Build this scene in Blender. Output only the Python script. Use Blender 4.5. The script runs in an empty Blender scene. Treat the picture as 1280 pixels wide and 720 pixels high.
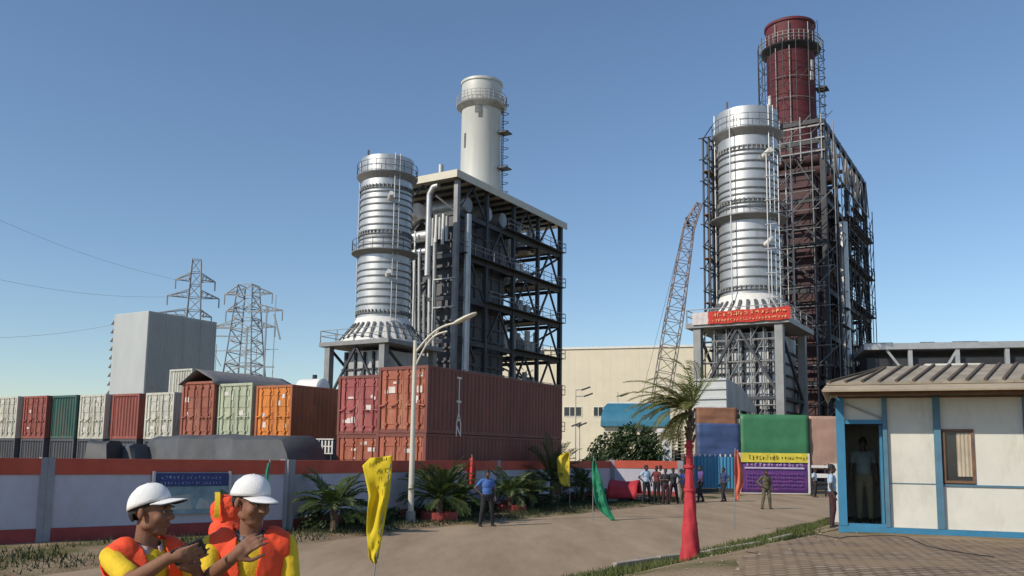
import bpy, bmesh, math, random
from mathutils import Vector, Matrix, noise
R = math.radians
rnd = random.Random(7)
SC = bpy.context.scene
COL = SC.collection

# ---------------------------------------------------------------- camera, sky, sun
F_PX, W_PX, H_PX = 1100.0, 1280.0, 720.0
CAM_Z, PITCH, ROLL, PY = 2.2, 7.0, 0.8, 435.0
cam_d = bpy.data.cameras.new('camera')
cam = bpy.data.objects.new('camera', cam_d)
COL.objects.link(cam)
cam_d.sensor_width = 36.0
cam_d.lens = F_PX / W_PX * 36.0
cam_d.shift_y = (PY - H_PX / 2) / W_PX
cam_d.clip_start = 0.1
cam_d.clip_end = 6000
CAM_M = Matrix.Translation((0, 0, CAM_Z)) @ Matrix.Rotation(R(90 + PITCH), 4, 'X') @ Matrix.Rotation(R(ROLL), 4, 'Z')
cam.matrix_world = CAM_M
SC.camera = cam

SUN_EL = 35.0
SUN_DIR = Vector((-0.83, -0.555, 0)).normalized() * math.cos(R(SUN_EL)) + Vector((0, 0, math.sin(R(SUN_EL))))
world = bpy.data.worlds.new('World')
SC.world = world
world.use_nodes = True
nt = world.node_tree
nt.nodes.clear()
sky = nt.nodes.new('ShaderNodeTexSky')
sky.sky_type = 'NISHITA'
sky.sun_disc = False
sky.sun_elevation = R(SUN_EL)
sky.sun_rotation = math.atan2(SUN_DIR.x, SUN_DIR.y)
sky.air_density = 1.1
sky.dust_density = 0.15
sky.ozone_density = 4.0
bg = nt.nodes.new('ShaderNodeBackground')
bg.inputs['Strength'].default_value = 0.11
wo = nt.nodes.new('ShaderNodeOutputWorld')
nt.links.new(sky.outputs[0], bg.inputs[0])
nt.links.new(bg.outputs[0], wo.inputs[0])
sun_d = bpy.data.lights.new('sun', 'SUN')
sun_d.energy = 3.4
sun_d.angle = R(0.5)
sun_d.color = (1.0, 0.90, 0.74)
sun = bpy.data.objects.new('sun', sun_d)
COL.objects.link(sun)
sun.rotation_euler = SUN_DIR.to_track_quat('Z', 'Y').to_euler()
SC.view_settings.view_transform = 'Standard'
SC.view_settings.look = 'None'
SC.view_settings.exposure = 0.2
SC.view_settings.gamma = 1.0

# ---------------------------------------------------------------- helpers
def P(px, py, d):
    """the point seen at photo pixel (px,py) that stands d metres ahead"""
    v = CAM_M.to_3x3() @ Vector(((px - 640) / F_PX, -(py - PY) / F_PX, -1))
    return Vector((0, 0, CAM_Z)) + v * (d / v.y)

def G(px, py, z=0.0):
    v = CAM_M.to_3x3() @ Vector(((px - 640) / F_PX, -(py - PY) / F_PX, -1))
    return Vector((0, 0, CAM_Z)) + v * ((z - CAM_Z) / v.z)

def tag(o, label=None, cat=None, group=None, kind=None):
    if label: o['label'] = label
    if cat: o['category'] = cat
    if group: o['group'] = group
    if kind: o['kind'] = kind
    return o

def thing(name, label, cat, loc=(0, 0, 0), rz=0.0, group=None):
    o = bpy.data.objects.new(name, None)
    COL.objects.link(o)
    o.location = loc
    o.rotation_euler = (0, 0, rz)
    o.empty_display_size = 0.3
    return tag(o, label, cat, group)

class MB:
    """collects faces and links them as one mesh object"""
    def __init__(s, off=(0, 0, 0)):
        s.v, s.f, s.off = [], [], Vector(off)
    def add(s, vs, fs):
        n = len(s.v)
        s.v += [Vector(p) for p in vs]
        s.f += [tuple(i + n for i in f) for f in fs]
        return s
    def quad(s, a, b, c, d):
        return s.add([a, b, c, d], [(0, 1, 2, 3)])
    def box(s, lo, hi):
        x0, y0, z0 = lo; x1, y1, z1 = hi
        return s.add([(x0, y0, z0), (x1, y0, z0), (x1, y1, z0), (x0, y1, z0), (x0, y0, z1), (x1, y0, z1), (x1, y1, z1), (x0, y1, z1)],
                     [(0, 3, 2, 1), (4, 5, 6, 7), (0, 1, 5, 4), (1, 2, 6, 5), (2, 3, 7, 6), (3, 0, 4, 7)])
    def bar(s, p, q, w, h=None):
        p, q = Vector(p), Vector(q)
        h = h or w
        d = (q - p)
        if d.length < 1e-6: return s
        d.normalize()
        a = d.cross(Vector((0, 0, 1)))
        if a.length < 1e-3: a = Vector((1, 0, 0))
        a.normalize()
        b = a.cross(d)
        a = a * (w / 2); b = b * (h / 2)
        return s.add([p - a - b, p + a - b, p + a + b, p - a + b, q - a - b, q + a - b, q + a + b, q - a + b],
                     [(0, 3, 2, 1), (4, 5, 6, 7), (0, 1, 5, 4), (1, 2, 6, 5), (2, 3, 7, 6), (3, 0, 4, 7)])
    def tube(s, p, q, r, r2=None, n=8):
        p, q = Vector(p), Vector(q)
        r2 = r if r2 is None else r2
        d = (q - p).normalized()
        a = d.cross(Vector((0, 0, 1)))
        if a.length < 1e-3: a = Vector((1, 0, 0))
        a.normalize(); b = d.cross(a)
        vs = []
        for c, rr in ((p, r), (q, r2)):
            for i in range(n):
                t = 2 * math.pi * i / n
                vs.append(c + (a * math.cos(t) + b * math.sin(t)) * rr)
        fs = [(i, (i + 1) % n, n + (i + 1) % n, n + i) for i in range(n)]
        fs += [tuple(range(n))[::-1], tuple(range(n, 2 * n))]
        return s.add(vs, fs)
    def path(s, pts, r, n=8):
        for a, b in zip(pts[:-1], pts[1:]): s.tube(a, b, r, n=n)
        return s
    def lathe(s, prof, c=(0, 0, 0), n=40, caps=True):
        c = Vector(c); m = len(prof)
        vs = [c + Vector((r * math.cos(2 * math.pi * i / n), r * math.sin(2 * math.pi * i / n), z)) for r, z in prof for i in range(n)]
        fs = []
        for k in range(m - 1):
            for i in range(n):
                j = (i + 1) % n
                fs.append((k * n + i, k * n + j, (k + 1) * n + j, (k + 1) * n + i))
        if caps:
            fs.append(tuple(range(n))[::-1]); fs.append(tuple((m - 1) * n + i for i in range(n)))
        return s.add(vs, fs)
    def grid(s, rows):
        m = len(rows[0])
        vs = [p for r in rows for p in r]
        fs = [(i * m + j, i * m + j + 1, (i + 1) * m + j + 1, (i + 1) * m + j) for i in range(len(rows) - 1) for j in range(m - 1)]
        return s.add(vs, fs)
    def prism(s, poly, ext):
        n = len(poly); ext = Vector(ext)
        vs = [Vector(p) for p in poly] + [Vector(p) + ext for p in poly]
        fs = [tuple(range(n))[::-1], tuple(range(n, 2 * n))] + [(i, (i + 1) % n, n + (i + 1) % n, n + i) for i in range(n)]
        return s.add(vs, fs)
    def build(s, name, mat, parent=None, smooth=False, fix=True):
        me = bpy.data.meshes.new(name)
        me.from_pydata([v - s.off for v in s.v], [], s.f)
        if fix:
            bm = bmesh.new(); bm.from_mesh(me)
            bmesh.ops.recalc_face_normals(bm, faces=bm.faces)
            bm.to_mesh(me); bm.free()
        return link(name, me, mat, parent, smooth)

def link(name, me, mat, parent=None, smooth=False):
    if mat:
        me.materials.clear()
        me.materials.append(mat)
    if smooth:
        for p in me.polygons: p.use_smooth = True
        try: me.set_sharp_from_angle(angle=R(smooth if smooth is not True else 45))
        except Exception: pass
    o = bpy.data.objects.new(name, me)
    COL.objects.link(o)
    if parent: o.parent = parent
    return o

def solid(o, t, bevel=0):
    m = o.modifiers.new('solid', 'SOLIDIFY'); m.thickness = t; m.offset = 0
    return o

def bevel(o, w, seg=2):
    m = o.modifiers.new('bevel', 'BEVEL'); m.width = w; m.segments = seg; m.limit_method = 'ANGLE'
    return o

# ---------------------------------------------------------------- materials
def mat(name, col, rough=0.7, metal=0.0, var=0.18, scale=3.0, bump=0.0, bscale=40.0, col2=None, streak=0.0, trans=0.0, rust=None, rust_amt=0.5, spec=0.5):
    m = bpy.data.materials.new(name)
    m.use_nodes = True
    t = m.node_tree; b = t.nodes['Principled BSDF']
    b.inputs['Roughness'].default_value = rough
    b.inputs['Metallic'].default_value = metal
    b.inputs['Specular IOR Level'].default_value = spec
    if trans:
        b.inputs['Subsurface Weight'].default_value = 0.0
    tc = t.nodes.new('ShaderNodeTexCoord')
    nz = t.nodes.new('ShaderNodeTexNoise')
    nz.inputs['Scale'].default_value = scale
    nz.inputs['Detail'].default_value = 6.0
    nz.inputs['Roughness'].default_value = 0.65
    if streak:
        mp = t.nodes.new('ShaderNodeMapping')
        mp.inputs['Scale'].default_value = (1, 1, streak)
        t.links.new(tc.outputs['Object'], mp.inputs[0]); t.links.new(mp.outputs[0], nz.inputs['Vector'])
    else:
        t.links.new(tc.outputs['Object'], nz.inputs['Vector'])
    rp = t.nodes.new('ShaderNodeValToRGB')
    c = Vector(col[:3])
    c2 = Vector(col2[:3]) if col2 else c * (1 + var)
    c1 = c * (1 - var) if not col2 else c
    rp.color_ramp.elements[0].position = 0.32; rp.color_ramp.elements[1].position = 0.68
    rp.color_ramp.elements[0].color = (*c1, 1); rp.color_ramp.elements[1].color = (*c2, 1)
    t.links.new(nz.outputs['Fac'], rp.inputs[0])
    out = rp.outputs[0]
    if rust:
        n2 = t.nodes.new('ShaderNodeTexNoise'); n2.inputs['Scale'].default_value = 1.6; n2.inputs['Detail'].default_value = 9
        n2.inputs['Roughness'].default_value = 0.75
        mp2 = t.nodes.new('ShaderNodeMapping'); mp2.inputs['Scale'].default_value = (1.3, 1.3, 0.45)
        t.links.new(tc.outputs['Object'], mp2.inputs[0]); t.links.new(mp2.outputs[0], n2.inputs['Vector'])
        r2 = t.nodes.new('ShaderNodeValToRGB')
        r2.color_ramp.elements[0].position = 0.5; r2.color_ramp.elements[1].position = 0.68
        r2.color_ramp.elements[0].color = (0, 0, 0, 1); r2.color_ramp.elements[1].color = (rust_amt,) * 3 + (1,)
        mx = t.nodes.new('ShaderNodeMix'); mx.data_type = 'RGBA'
        t.links.new(n2.outputs['Fac'], r2.inputs[0]); t.links.new(r2.outputs[0], mx.inputs[0])
        t.links.new(out, mx.inputs[6]); mx.inputs[7].default_value = (*rust, 1)
        out = mx.outputs[2]
    t.links.new(out, b.inputs['Base Color'])
    if bump:
        n3 = t.nodes.new('ShaderNodeTexNoise'); n3.inputs['Scale'].default_value = bscale; n3.inputs['Detail'].default_value = 5
        t.links.new(tc.outputs['Object'], n3.inputs['Vector'])
        bp = t.nodes.new('ShaderNodeBump'); bp.inputs['Strength'].default_value = bump; bp.inputs['Distance'].default_value = 0.02
        t.links.new(n3.outputs['Fac'], bp.inputs['Height']); t.links.new(bp.outputs[0], b.inputs['Normal'])
    if trans:
        tr = t.nodes.new('ShaderNodeBsdfTranslucent'); ms = t.nodes.new('ShaderNodeMixShader')
        t.links.new(out, tr.inputs[0]); ms.inputs[0].default_value = trans
        o = t.nodes['Material Output']
        t.links.new(b.outputs[0], ms.inputs[1]); t.links.new(tr.outputs[0], ms.inputs[2]); t.links.new(ms.outputs[0], o.inputs[0])
    return m

M = {}
M['silver'] = mat('aluminium_cladding', (0.52, 0.53, 0.535), 0.48, 0.7, 0.2, 0.9, streak=0.35, bump=.25, bscale=1.3)
M['silver_dull'] = mat('dull_steel', (0.42, 0.43, 0.44), 0.5, 0.6, 0.15, 1.2, streak=0.3)
M['seam'] = mat('dark_seam', (0.15, 0.155, 0.16), 0.6, 0.4)
M['leg_grey'] = mat('grey_painted_steel', (0.24, 0.245, 0.25), 0.55, 0.2, 0.15, 1.2)
M['galv'] = mat('galvanised_steel', (0.45, 0.46, 0.47), 0.5, 0.5, 0.12, 2)
M['steel'] = mat('grey_steelwork', (0.048, 0.052, 0.062), 0.6, 0.15, 0.2, 0.8)
M['steel_dark'] = mat('dark_steelwork', (0.035, 0.037, 0.045), 0.6, 0.15, 0.25, 0.8)
M['casing'] = mat('grey_casing', (0.115, 0.12, 0.132), 0.6, 0.2, 0.2, 0.35, streak=0.3)
M['primer'] = mat('red_primer_steel', (0.065, 0.032, 0.036), 0.75, 0.0, 0.3, 0.5, rust=(0.10, 0.04, 0.03), rust_amt=0.6)
M['primer_stack'] = mat('red_primer_stack', (0.115, 0.018, 0.026), 0.7, 0.0, 0.22, 0.8, streak=3.0, rust=(0.085, 0.03, 0.034), rust_amt=0.6)
M['cream_steel'] = mat('cream_sheet', (0.62, 0.58, 0.47), 0.55, 0.0, 0.08, 0.8, streak=0.3)
M['stack_white'] = mat('off_white_stack_paint', (0.56, 0.565, 0.54), 0.5, 0.1, 0.10, 1.0, streak=0.12)
M['cream_wall'] = mat('cream_cladding', (0.70, 0.64, 0.50), 0.75, 0.0, 0.05, 0.3)
M['grey_clad'] = mat('grey_cladding', (0.30, 0.29, 0.27), 0.6, 0.1, 0.1, 1.0)
M['white_clad'] = mat('pale_sheet_cladding', (0.46, 0.48, 0.48), 0.5, 0.2, 0.08, 0.4, streak=0.3)
M['dark'] = mat('dark_void', (0.02, 0.02, 0.022), 0.8)
M['glass'] = mat('dark_glass', (0.03, 0.035, 0.04), 0.1, 0.0, 0.1)
M['concrete'] = mat('concrete', (0.34, 0.31, 0.27), 0.9, 0, 0.2, 2.0, bump=0.3)
M['white_paint'] = mat('white_paint', (0.72, 0.71, 0.68), 0.6, 0, 0.08, 2.0)
M['pole'] = mat('cream_pole_paint', (0.62, 0.58, 0.48), 0.5, 0.1, 0.08, 2.0)
M['lilac'] = mat('lilac_white_wall_paint', (0.46, 0.45, 0.53), 0.85, 0, 0.1, 0.9, rust=(0.40, 0.36, 0.34), rust_amt=0.5)
M['pier_grey'] = mat('grey_pier_paint', (0.27, 0.265, 0.30), 0.85, 0, 0.15, 1.5)
M['orange_band'] = mat('orange_wall_band', (0.47, 0.085, 0.05), 0.8, 0, 0.16, 1.5)
M['red_band'] = mat('dark_red_wall_base', (0.30, 0.055, 0.05), 0.85, 0, 0.2, 1.5)
M['blue_grey'] = mat('weathered_blue_grey_paint', (0.07, 0.17, 0.25), 0.6, 0, 0.16, 3.0, rust=(0.16, 0.20, 0.22), rust_amt=0.5)
M['blue_paint'] = mat('blue_frame_paint', (0.035, 0.19, 0.34), 0.5, 0, 0.14, 3.0, rust=(0.10, 0.22, 0.30), rust_amt=0.4)
M['hut_panel'] = mat('hut_off_white_panel', (0.62, 0.61, 0.55), 0.6, 0, 0.06, 1.5, rust=(0.40, 0.36, 0.28), rust_amt=0.45)
M['hut_roof'] = mat('hut_roof_sheet', (0.33, 0.285, 0.225), 0.8, 0, 0.25, 2.5, rust=(0.19, 0.155, 0.115), rust_amt=0.6)
M['wood'] = mat('brown_wood', (0.16, 0.085, 0.05), 0.7, 0, 0.25, 4)
M['skin_a'] = mat('tanned_skin', (0.23, 0.11, 0.068), 0.68, 0, 0.16, 14, spec=.3, bump=.12, bscale=180)
M['skin_d'] = mat('dark_skin', (0.075, 0.04, 0.027), 0.5, 0, 0.12, 12)
M['hair'] = mat('black_hair', (0.012, 0.011, 0.011), 0.6, 0, 0.2, 30, bump=0.6, bscale=120)
M['vest'] = mat('orange_red_mesh_vest', (0.86, 0.078, 0.022), 0.8, 0, 0.12, 9, bump=0.25, bscale=160)
M['yellow_shirt'] = mat('yellow_polo_cotton', (0.74, 0.50, 0.02), 0.85, 0, 0.10, 8, bump=0.2, bscale=120)
M['cap_white'] = mat('white_cap_cotton', (0.78, 0.77, 0.76), 0.85, 0, 0.05, 10, bump=0.2, bscale=150)
M['under'] = mat('navy_cap_lining', (0.03, 0.03, 0.05), 0.9)
M['black'] = mat('black_plastic', (0.015, 0.015, 0.017), 0.35, 0, 0.1)
M['leaf_palm'] = mat('palm_leaf', (0.045, 0.085, 0.02), 0.55, 0, 0.4, 2.5, col2=(0.10, 0.13, 0.035), trans=0.25)
M['leaf_wind'] = mat('windblown_palm_leaf', (0.11, 0.15, 0.035), 0.6, 0, 0.4, 3.0, col2=(0.27, 0.26, 0.09), trans=0.3)
M['leaf_dry'] = mat('dry_palm_leaf', (0.20, 0.16, 0.06), 0.7, 0, 0.4, 2.5, col2=(0.12, 0.14, 0.04), trans=0.25)
M['leaf_dark'] = mat('dark_tree_leaf', (0.018, 0.042, 0.012), 0.6, 0, 0.4, 1.2, col2=(0.05, 0.08, 0.022), trans=0.2)
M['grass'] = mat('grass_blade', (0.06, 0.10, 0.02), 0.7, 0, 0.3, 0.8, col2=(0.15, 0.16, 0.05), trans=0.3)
M['grass_dark'] = mat('shade_darkened_grass_blade', (0.022, 0.038, 0.012), 0.7, 0, 0.3, 0.8, col2=(0.06, 0.07, 0.025), trans=0.2)  # grass copy darkened, the wall's shade put into its colour
M['bark'] = mat('bark', (0.14, 0.10, 0.07), 0.9, 0, 0.3, 6, bump=0.5)
M['red_wrap'] = mat('red_cloth_wrap', (0.46, 0.03, 0.042), 0.75, 0, 0.18, 3, bump=0.2, bscale=25)

KX = Vector((0.855, -0.52, 0)); KY = Vector((0.52, 0.855, 0))   # the plant's own axes
KZ = math.atan2(-0.52, 0.855)

def cloth_mat(name, col, **k):
    return mat(name, col, 0.75, 0, 0.12, 3, bump=0.15, bscale=30, trans=0.25, **k)
# ---------------------------------------------------------------- ground, road, kerb
LEFT_E = [(-40, -30), (-17, 0), (-8.6, 15.2), (-4.9, 22.0), (-2.9, 26.4), (0.2, 31.0), (4.05, 37), (8.5, 44.5), (12, 50.5), (15, 55.5), (80, 56.0)]
RIGHT_E = [(-34, -34), (-12, -2), (-4.2, 9.2), (0.73, 16.1), (3.85, 20.4), (6.3, 24.2), (8.9, 28.6), (12.9, 35.6), (17, 41.5), (24, 46), (80, 47.0)]

def seg_d(p, a, b):
    ax, ay = a; bx, by = b
    dx, dy = bx - ax, by - ay
    t = max(0, min(1, ((p[0] - ax) * dx + (p[1] - ay) * dy) / (dx * dx + dy * dy)))
    qx, qy = ax + t * dx, ay + t * dy
    side = dx * (p[1] - ay) - dy * (p[0] - ax)
    return math.hypot(p[0] - qx, p[1] - qy), side

def sdist(p, poly):
    best, sg = 1e9, 1
    for a, b in zip(poly[:-1], poly[1:]):
        d, s = seg_d(p, a, b)
        if d < best - 1e-9: best, sg = d, (1 if s > 0 else -1)
    return best * sg            # positive: left of the line

def sm(a, b, x):
    t = max(0, min(1, (x - a) / (b - a)))
    return t * t * (3 - 2 * t)

def gz(x, y):
    """height of the ground"""
    if y < -30 or y > 58 or abs(x) > 60: return 0.0
    tr = -sdist((x, y), RIGHT_E); tl = sdist((x, y), LEFT_E)
    if tr <= 0 and tl <= 0: return -0.05
    if tr > 0:
        al = 0.6 * x + 0.8 * y
        k = 0.42 + 0.58 * sm(4, 13, al)
        far = 1 - sm(30, 40, al)
        z = 0.82 * sm(0.2, 4.2, tr) * k * far
        z += 0.02 * noise.noise((x * 1.3, y * 1.3, 0)) * sm(0.3, 1.2, tr) * (1 - sm(3.2, 3.8, tr))
        return z - 0.03 * (1 - sm(0, 0.3, tr))
    return 0.07 * sm(0.0, 0.5, tl) + 0.02 * noise.noise((x, y, 3)) * sm(0.3, 1, tl) - 0.03 * (1 - sm(0, 0.3, tl))

def axis(lo, hi, step, far):
    a = []
    x = lo
    while x <= hi + 1e-6: a.append(x); x += step
    s = step; x = hi
    while x < far: s *= 1.6; x += s; a.append(x)
    s = step; x = lo
    b = []
    while x > -far: s *= 1.6; x -= s; b.append(x)
    return b[::-1] + a
xs = axis(-24, 24, 0.4, 3000)
ys = [y for y in axis(-4, 60, 0.4, 3500) if y > -400]
m = bpy.data.materials.new('dirt_ground'); m.use_nodes = True
def ground_mat(m):
    t = m.node_tree; b = t.nodes['Principled BSDF']; b.inputs['Roughness'].default_value = 0.95
    b.inputs['Specular IOR Level'].default_value = 0.15
    tc = t.nodes.new('ShaderNodeTexCoord')
    def nz(sc, det=6):
        n = t.nodes.new('ShaderNodeTexNoise'); n.inputs['Scale'].default_value = sc; n.inputs['Detail'].default_value = det
        t.links.new(tc.outputs['Object'], n.inputs['Vector']); return n
    def ramp(n, a, ca, bb, cb):
        r = t.nodes.new('ShaderNodeValToRGB'); e = r.color_ramp.elements
        e[0].position, e[1].position = a, bb; e[0].color = (*ca, 1); e[1].color = (*cb, 1)
        t.links.new(n.outputs['Fac'], r.inputs[0]); return r
    d = ramp(nz(1.2), 0.3, (0.22, 0.155, 0.095), 0.7, (0.34, 0.26, 0.17))
    g = ramp(nz(7), 0.3, (0.10, 0.10, 0.04), 0.7, (0.17, 0.15, 0.065))
    k = ramp(nz(0.55, 8), 0.47, (0, 0, 0), 0.60, (1, 1, 1))
    mx = t.nodes.new('ShaderNodeMix'); mx.data_type = 'RGBA'
    t.links.new(k.outputs[0], mx.inputs[0]); t.links.new(d.outputs[0], mx.inputs[6]); t.links.new(g.outputs[0], mx.inputs[7])
    t.links.new(mx.outputs[2], b.inputs['Base Color'])
    bp = t.nodes.new('ShaderNodeBump'); bp.inputs['Strength'].default_value = 0.5; bp.inputs['Distance'].default_value = 0.05
    t.links.new(nz(18, 8).outputs['Fac'], bp.inputs['Height']); t.links.new(bp.outputs[0], b.inputs['Normal'])
ground_mat(m)
mb = MB(); mb.grid([[(x, y, gz(x, y)) for x in xs] for y in ys])
tag(mb.build('ground', m, smooth=True, fix=False), kind='structure')

# road strip
def resample(poly, n):
    seg = [math.dist(a, b) for a, b in zip(poly[:-1], poly[1:])]
    out = []
    for k, (a, b) in enumerate(zip(poly[:-1], poly[1:])):
        for i in range(n):
            t = i / n; out.append((a[0] + (b[0] - a[0]) * t, a[1] + (b[1] - a[1]) * t))
    return out + [poly[-1]]
Lp, Rp = resample(LEFT_E, 12), resample(RIGHT_E, 12)
rows = []
for i, (l, r) in enumerate(zip(Lp, Rp)):
    w = 0.10 * noise.noise((i * 0.37, 2.2, 0)) + 0.08 * noise.noise((i * 1.9, 7.2, 0))
    w2 = 0.16 * noise.noise((i * 0.47, 5.2, 0)) + 0.12 * noise.noise((i * 1.7, 1.2, 0))
    rows.append([(l[0] - w, l[1] + w * .5, 0.0)] + [(l[0] + (r[0] - l[0]) * t, l[1] + (r[1] - l[1]) * t, 0.03 * math.sin(math.pi * t)) for t in (.15, .3, .5, .7, .85)] + [(r[0] + w2, r[1] - w2 * .5, 0.0)])
def road_mat():
    m = bpy.data.materials.new('dusty_road'); m.use_nodes = True
    t = m.node_tree; b = t.nodes['Principled BSDF']; b.inputs['Roughness'].default_value = 0.9
    b.inputs['Specular IOR Level'].default_value = 0.2
    tc = t.nodes.new('ShaderNodeTexCoord')
    mp = t.nodes.new('ShaderNodeMapping'); mp.inputs['Rotation'].default_value = (0, 0, R(33)); mp.inputs['Scale'].default_value = (1, 0.18, 1)
    t.links.new(tc.outputs['Object'], mp.inputs[0])
    n = t.nodes.new('ShaderNodeTexNoise'); n.inputs['Scale'].default_value = 0.55; n.inputs['Detail'].default_value = 10; n.inputs['Roughness'].default_value = 0.72
    t.links.new(mp.outputs[0], n.inputs['Vector'])
    r = t.nodes.new('ShaderNodeValToRGB'); e = r.color_ramp.elements
    e[0].position, e[1].position = 0.30, 0.70; e[0].color = (0.24, 0.176, 0.115, 1); e[1].color = (0.43, 0.325, 0.222, 1)
    t.links.new(n.outputs['Fac'], r.inputs[0])
    n2 = t.nodes.new('ShaderNodeTexNoise'); n2.inputs['Scale'].default_value = 60; n2.inputs['Detail'].default_value = 4
    t.links.new(tc.outputs['Object'], n2.inputs['Vector'])
    mx = t.nodes.new('ShaderNodeMix'); mx.data_type = 'RGBA'; mx.blend_type = 'OVERLAY'; mx.inputs[0].default_value = 0.5
    t.links.new(r.outputs[0], mx.inputs[6]); t.links.new(n2.outputs['Color'], mx.inputs[7])
    t.links.new(mx.outputs[2], b.inputs['Base Color'])
    # joints of the concrete slabs
    bp = t.nodes.new('ShaderNodeBump'); bp.inputs['Strength'].default_value = 0.25; bp.inputs['Distance'].default_value = 0.01
    t.links.new(n2.outputs['Fac'], bp.inputs['Height']); t.links.new(bp.outputs[0], b.inputs['Normal'])
    return m
mb = MB(); mb.grid(rows)
tag(mb.build('road', road_mat(), smooth=True), kind='structure')

# paver apron in front of the hut
def paver_mat():
    m = bpy.data.materials.new('block_paving'); m.use_nodes = True
    t = m.node_tree; b = t.nodes['Principled BSDF']; b.inputs['Roughness'].default_value = 0.95
    b.inputs['Specular IOR Level'].default_value = 0.15
    tc = t.nodes.new('ShaderNodeTexCoord')
    mp = t.nodes.new('ShaderNodeMapping'); mp.inputs['Rotation'].default_value = (0, 0, R(-18))
    t.links.new(tc.outputs['Object'], mp.inputs[0])
    br = t.nodes.new('ShaderNodeTexBrick')
    br.inputs['Scale'].default_value = 1.0; br.inputs['Brick Width'].default_value = 0.21; br.inputs['Row Height'].default_value = 0.16
    br.inputs['Mortar Size'].default_value = 0.020; br.inputs['Mortar Smooth'].default_value = 0.3
    br.inputs['Color1'].default_value = (0.36, 0.275, 0.205, 1); br.inputs['Color2'].default_value = (0.23, 0.165, 0.12, 1)
    br.inputs['Mortar'].default_value = (0.11, 0.085, 0.055, 1)
    t.links.new(mp.outputs[0], br.inputs['Vector'])
    n = t.nodes.new('ShaderNodeTexNoise'); n.inputs['Scale'].default_value = 1.1; n.inputs['Detail'].default_value = 8
    t.links.new(tc.outputs['Object'], n.inputs['Vector'])
    r = t.nodes.new('ShaderNodeValToRGB'); e = r.color_ramp.elements
    e[0].position, e[1].position = 0.40, 0.64; e[0].color = (0, 0, 0, 1); e[1].color = (0.9, 0.9, 0.9, 1)
    t.links.new(n.outputs['Fac'], r.inputs[0])
    mx = t.nodes.new('ShaderNodeMix'); mx.data_type = 'RGBA'
    t.links.new(r.outputs[0], mx.inputs[0]); t.links.new(br.outputs['Color'], mx.inputs[6]); mx.inputs[7].default_value = (0.30, 0.22, 0.14, 1)
    t.links.new(mx.outputs[2], b.inputs['Base Color'])
    bp = t.nodes.new('ShaderNodeBump'); bp.inputs['Strength'].default_value = 0.9; bp.inputs['Distance'].default_value = 0.03; bp.invert = True
    t.links.new(br.outputs['Fac'], bp.inputs['Height']); t.links.new(bp.outputs[0], b.inputs['Normal'])
    return m
# an apron with a ragged edge, following the ground 6 mm above it
mb = MB()
a0, a1 = Vector((5.0, 17.2, 0)), Vector((11.5, 14.6, 0))
rows = []
NP = 40
for i in range(NP + 1):
    t = i / NP
    c = a0.lerp(a1, t)
    row = []
    for j in range(NP + 1):
        s = j / NP
        start = 0.25 * noise.noise((t * 9, 1, 0)) + 0.5 * sm(0.4, 1, t)
        p = c + Vector((-0.35, -0.94, 0)) * (start + s * 11) + Vector((-1, 0.4, 0)) * (0.25 * noise.noise((s * 14, t * 3, 5)) if i == 0 else 0)
        row.append((p.x, p.y, gz(p.x, p.y) + 0.012))
    rows.append(row)
mb.grid(rows)
tag(mb.build('paver_path', paver_mat(), smooth=True), kind='structure')

# broken kerb stones beside the paving, each its own thing
ks = [((768, 694.5), (822, 688.5)), ((823, 688), (884, 683.5)), ((886, 683), (950, 677.5)), ((962, 674.5), (990, 671))]
kl = ['leftmost long pale kerb stone just left of the red cone', 'pale kerb stone directly behind the base of the red cone', 'pale kerb stone ending at the corner of the brick paving',
      'short broken kerb stone lying askew at the paving edge']
for (a, b), lb in zip(ks, kl):
    A, B = G(*a, 0.22), G(*b, 0.24)
    A.z = gz(A.x, A.y) + 0.05; B.z = gz(B.x, B.y) + 0.05
    t = MB(A); t.bar(A, B, 0.13, 0.16)
    o = bevel(t.build('kerb_stone', M['concrete']), 0.02); o.location = A
    tag(o, lb, 'kerb stone', 'kerb stones beside the paving')

# loose stones on the bare earth
b = MB(); r = random.Random(21)
for _ in range(2600):
    x, y = r.uniform(-6, 13), r.uniform(6, 30); t = -sdist((x, y), RIGHT_E)
    if t < -1.2 or t > 4.5 or (t < 0 and r.random() < .8): continue
    s = r.uniform(.008, .03) * (1.8 if r.random() < .08 else 1); z = max(gz(x, y), 0) + s * .3
    c = Vector((x, y, z)); a = r.random() * 6.28
    u = Vector((math.cos(a), math.sin(a), 0)) * s; v = Vector((-math.sin(a), math.cos(a), 0)) * s * r.uniform(.6, 1); w = Vector((0, 0, s * .6))
    b.add([c + u, c + v, c - u, c - v, c + w, c - w], [(0, 1, 4), (1, 2, 4), (2, 3, 4), (3, 0, 4), (1, 0, 5), (2, 1, 5), (3, 2, 5), (0, 3, 5)])
tag(b.build('loose_gravel', mat('pale_stone', (.30, .25, .19), .9, 0, .3, 5), fix=False), 'loose pale stones scattered along the road edge and verge', 'gravel', kind='stuff')
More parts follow.
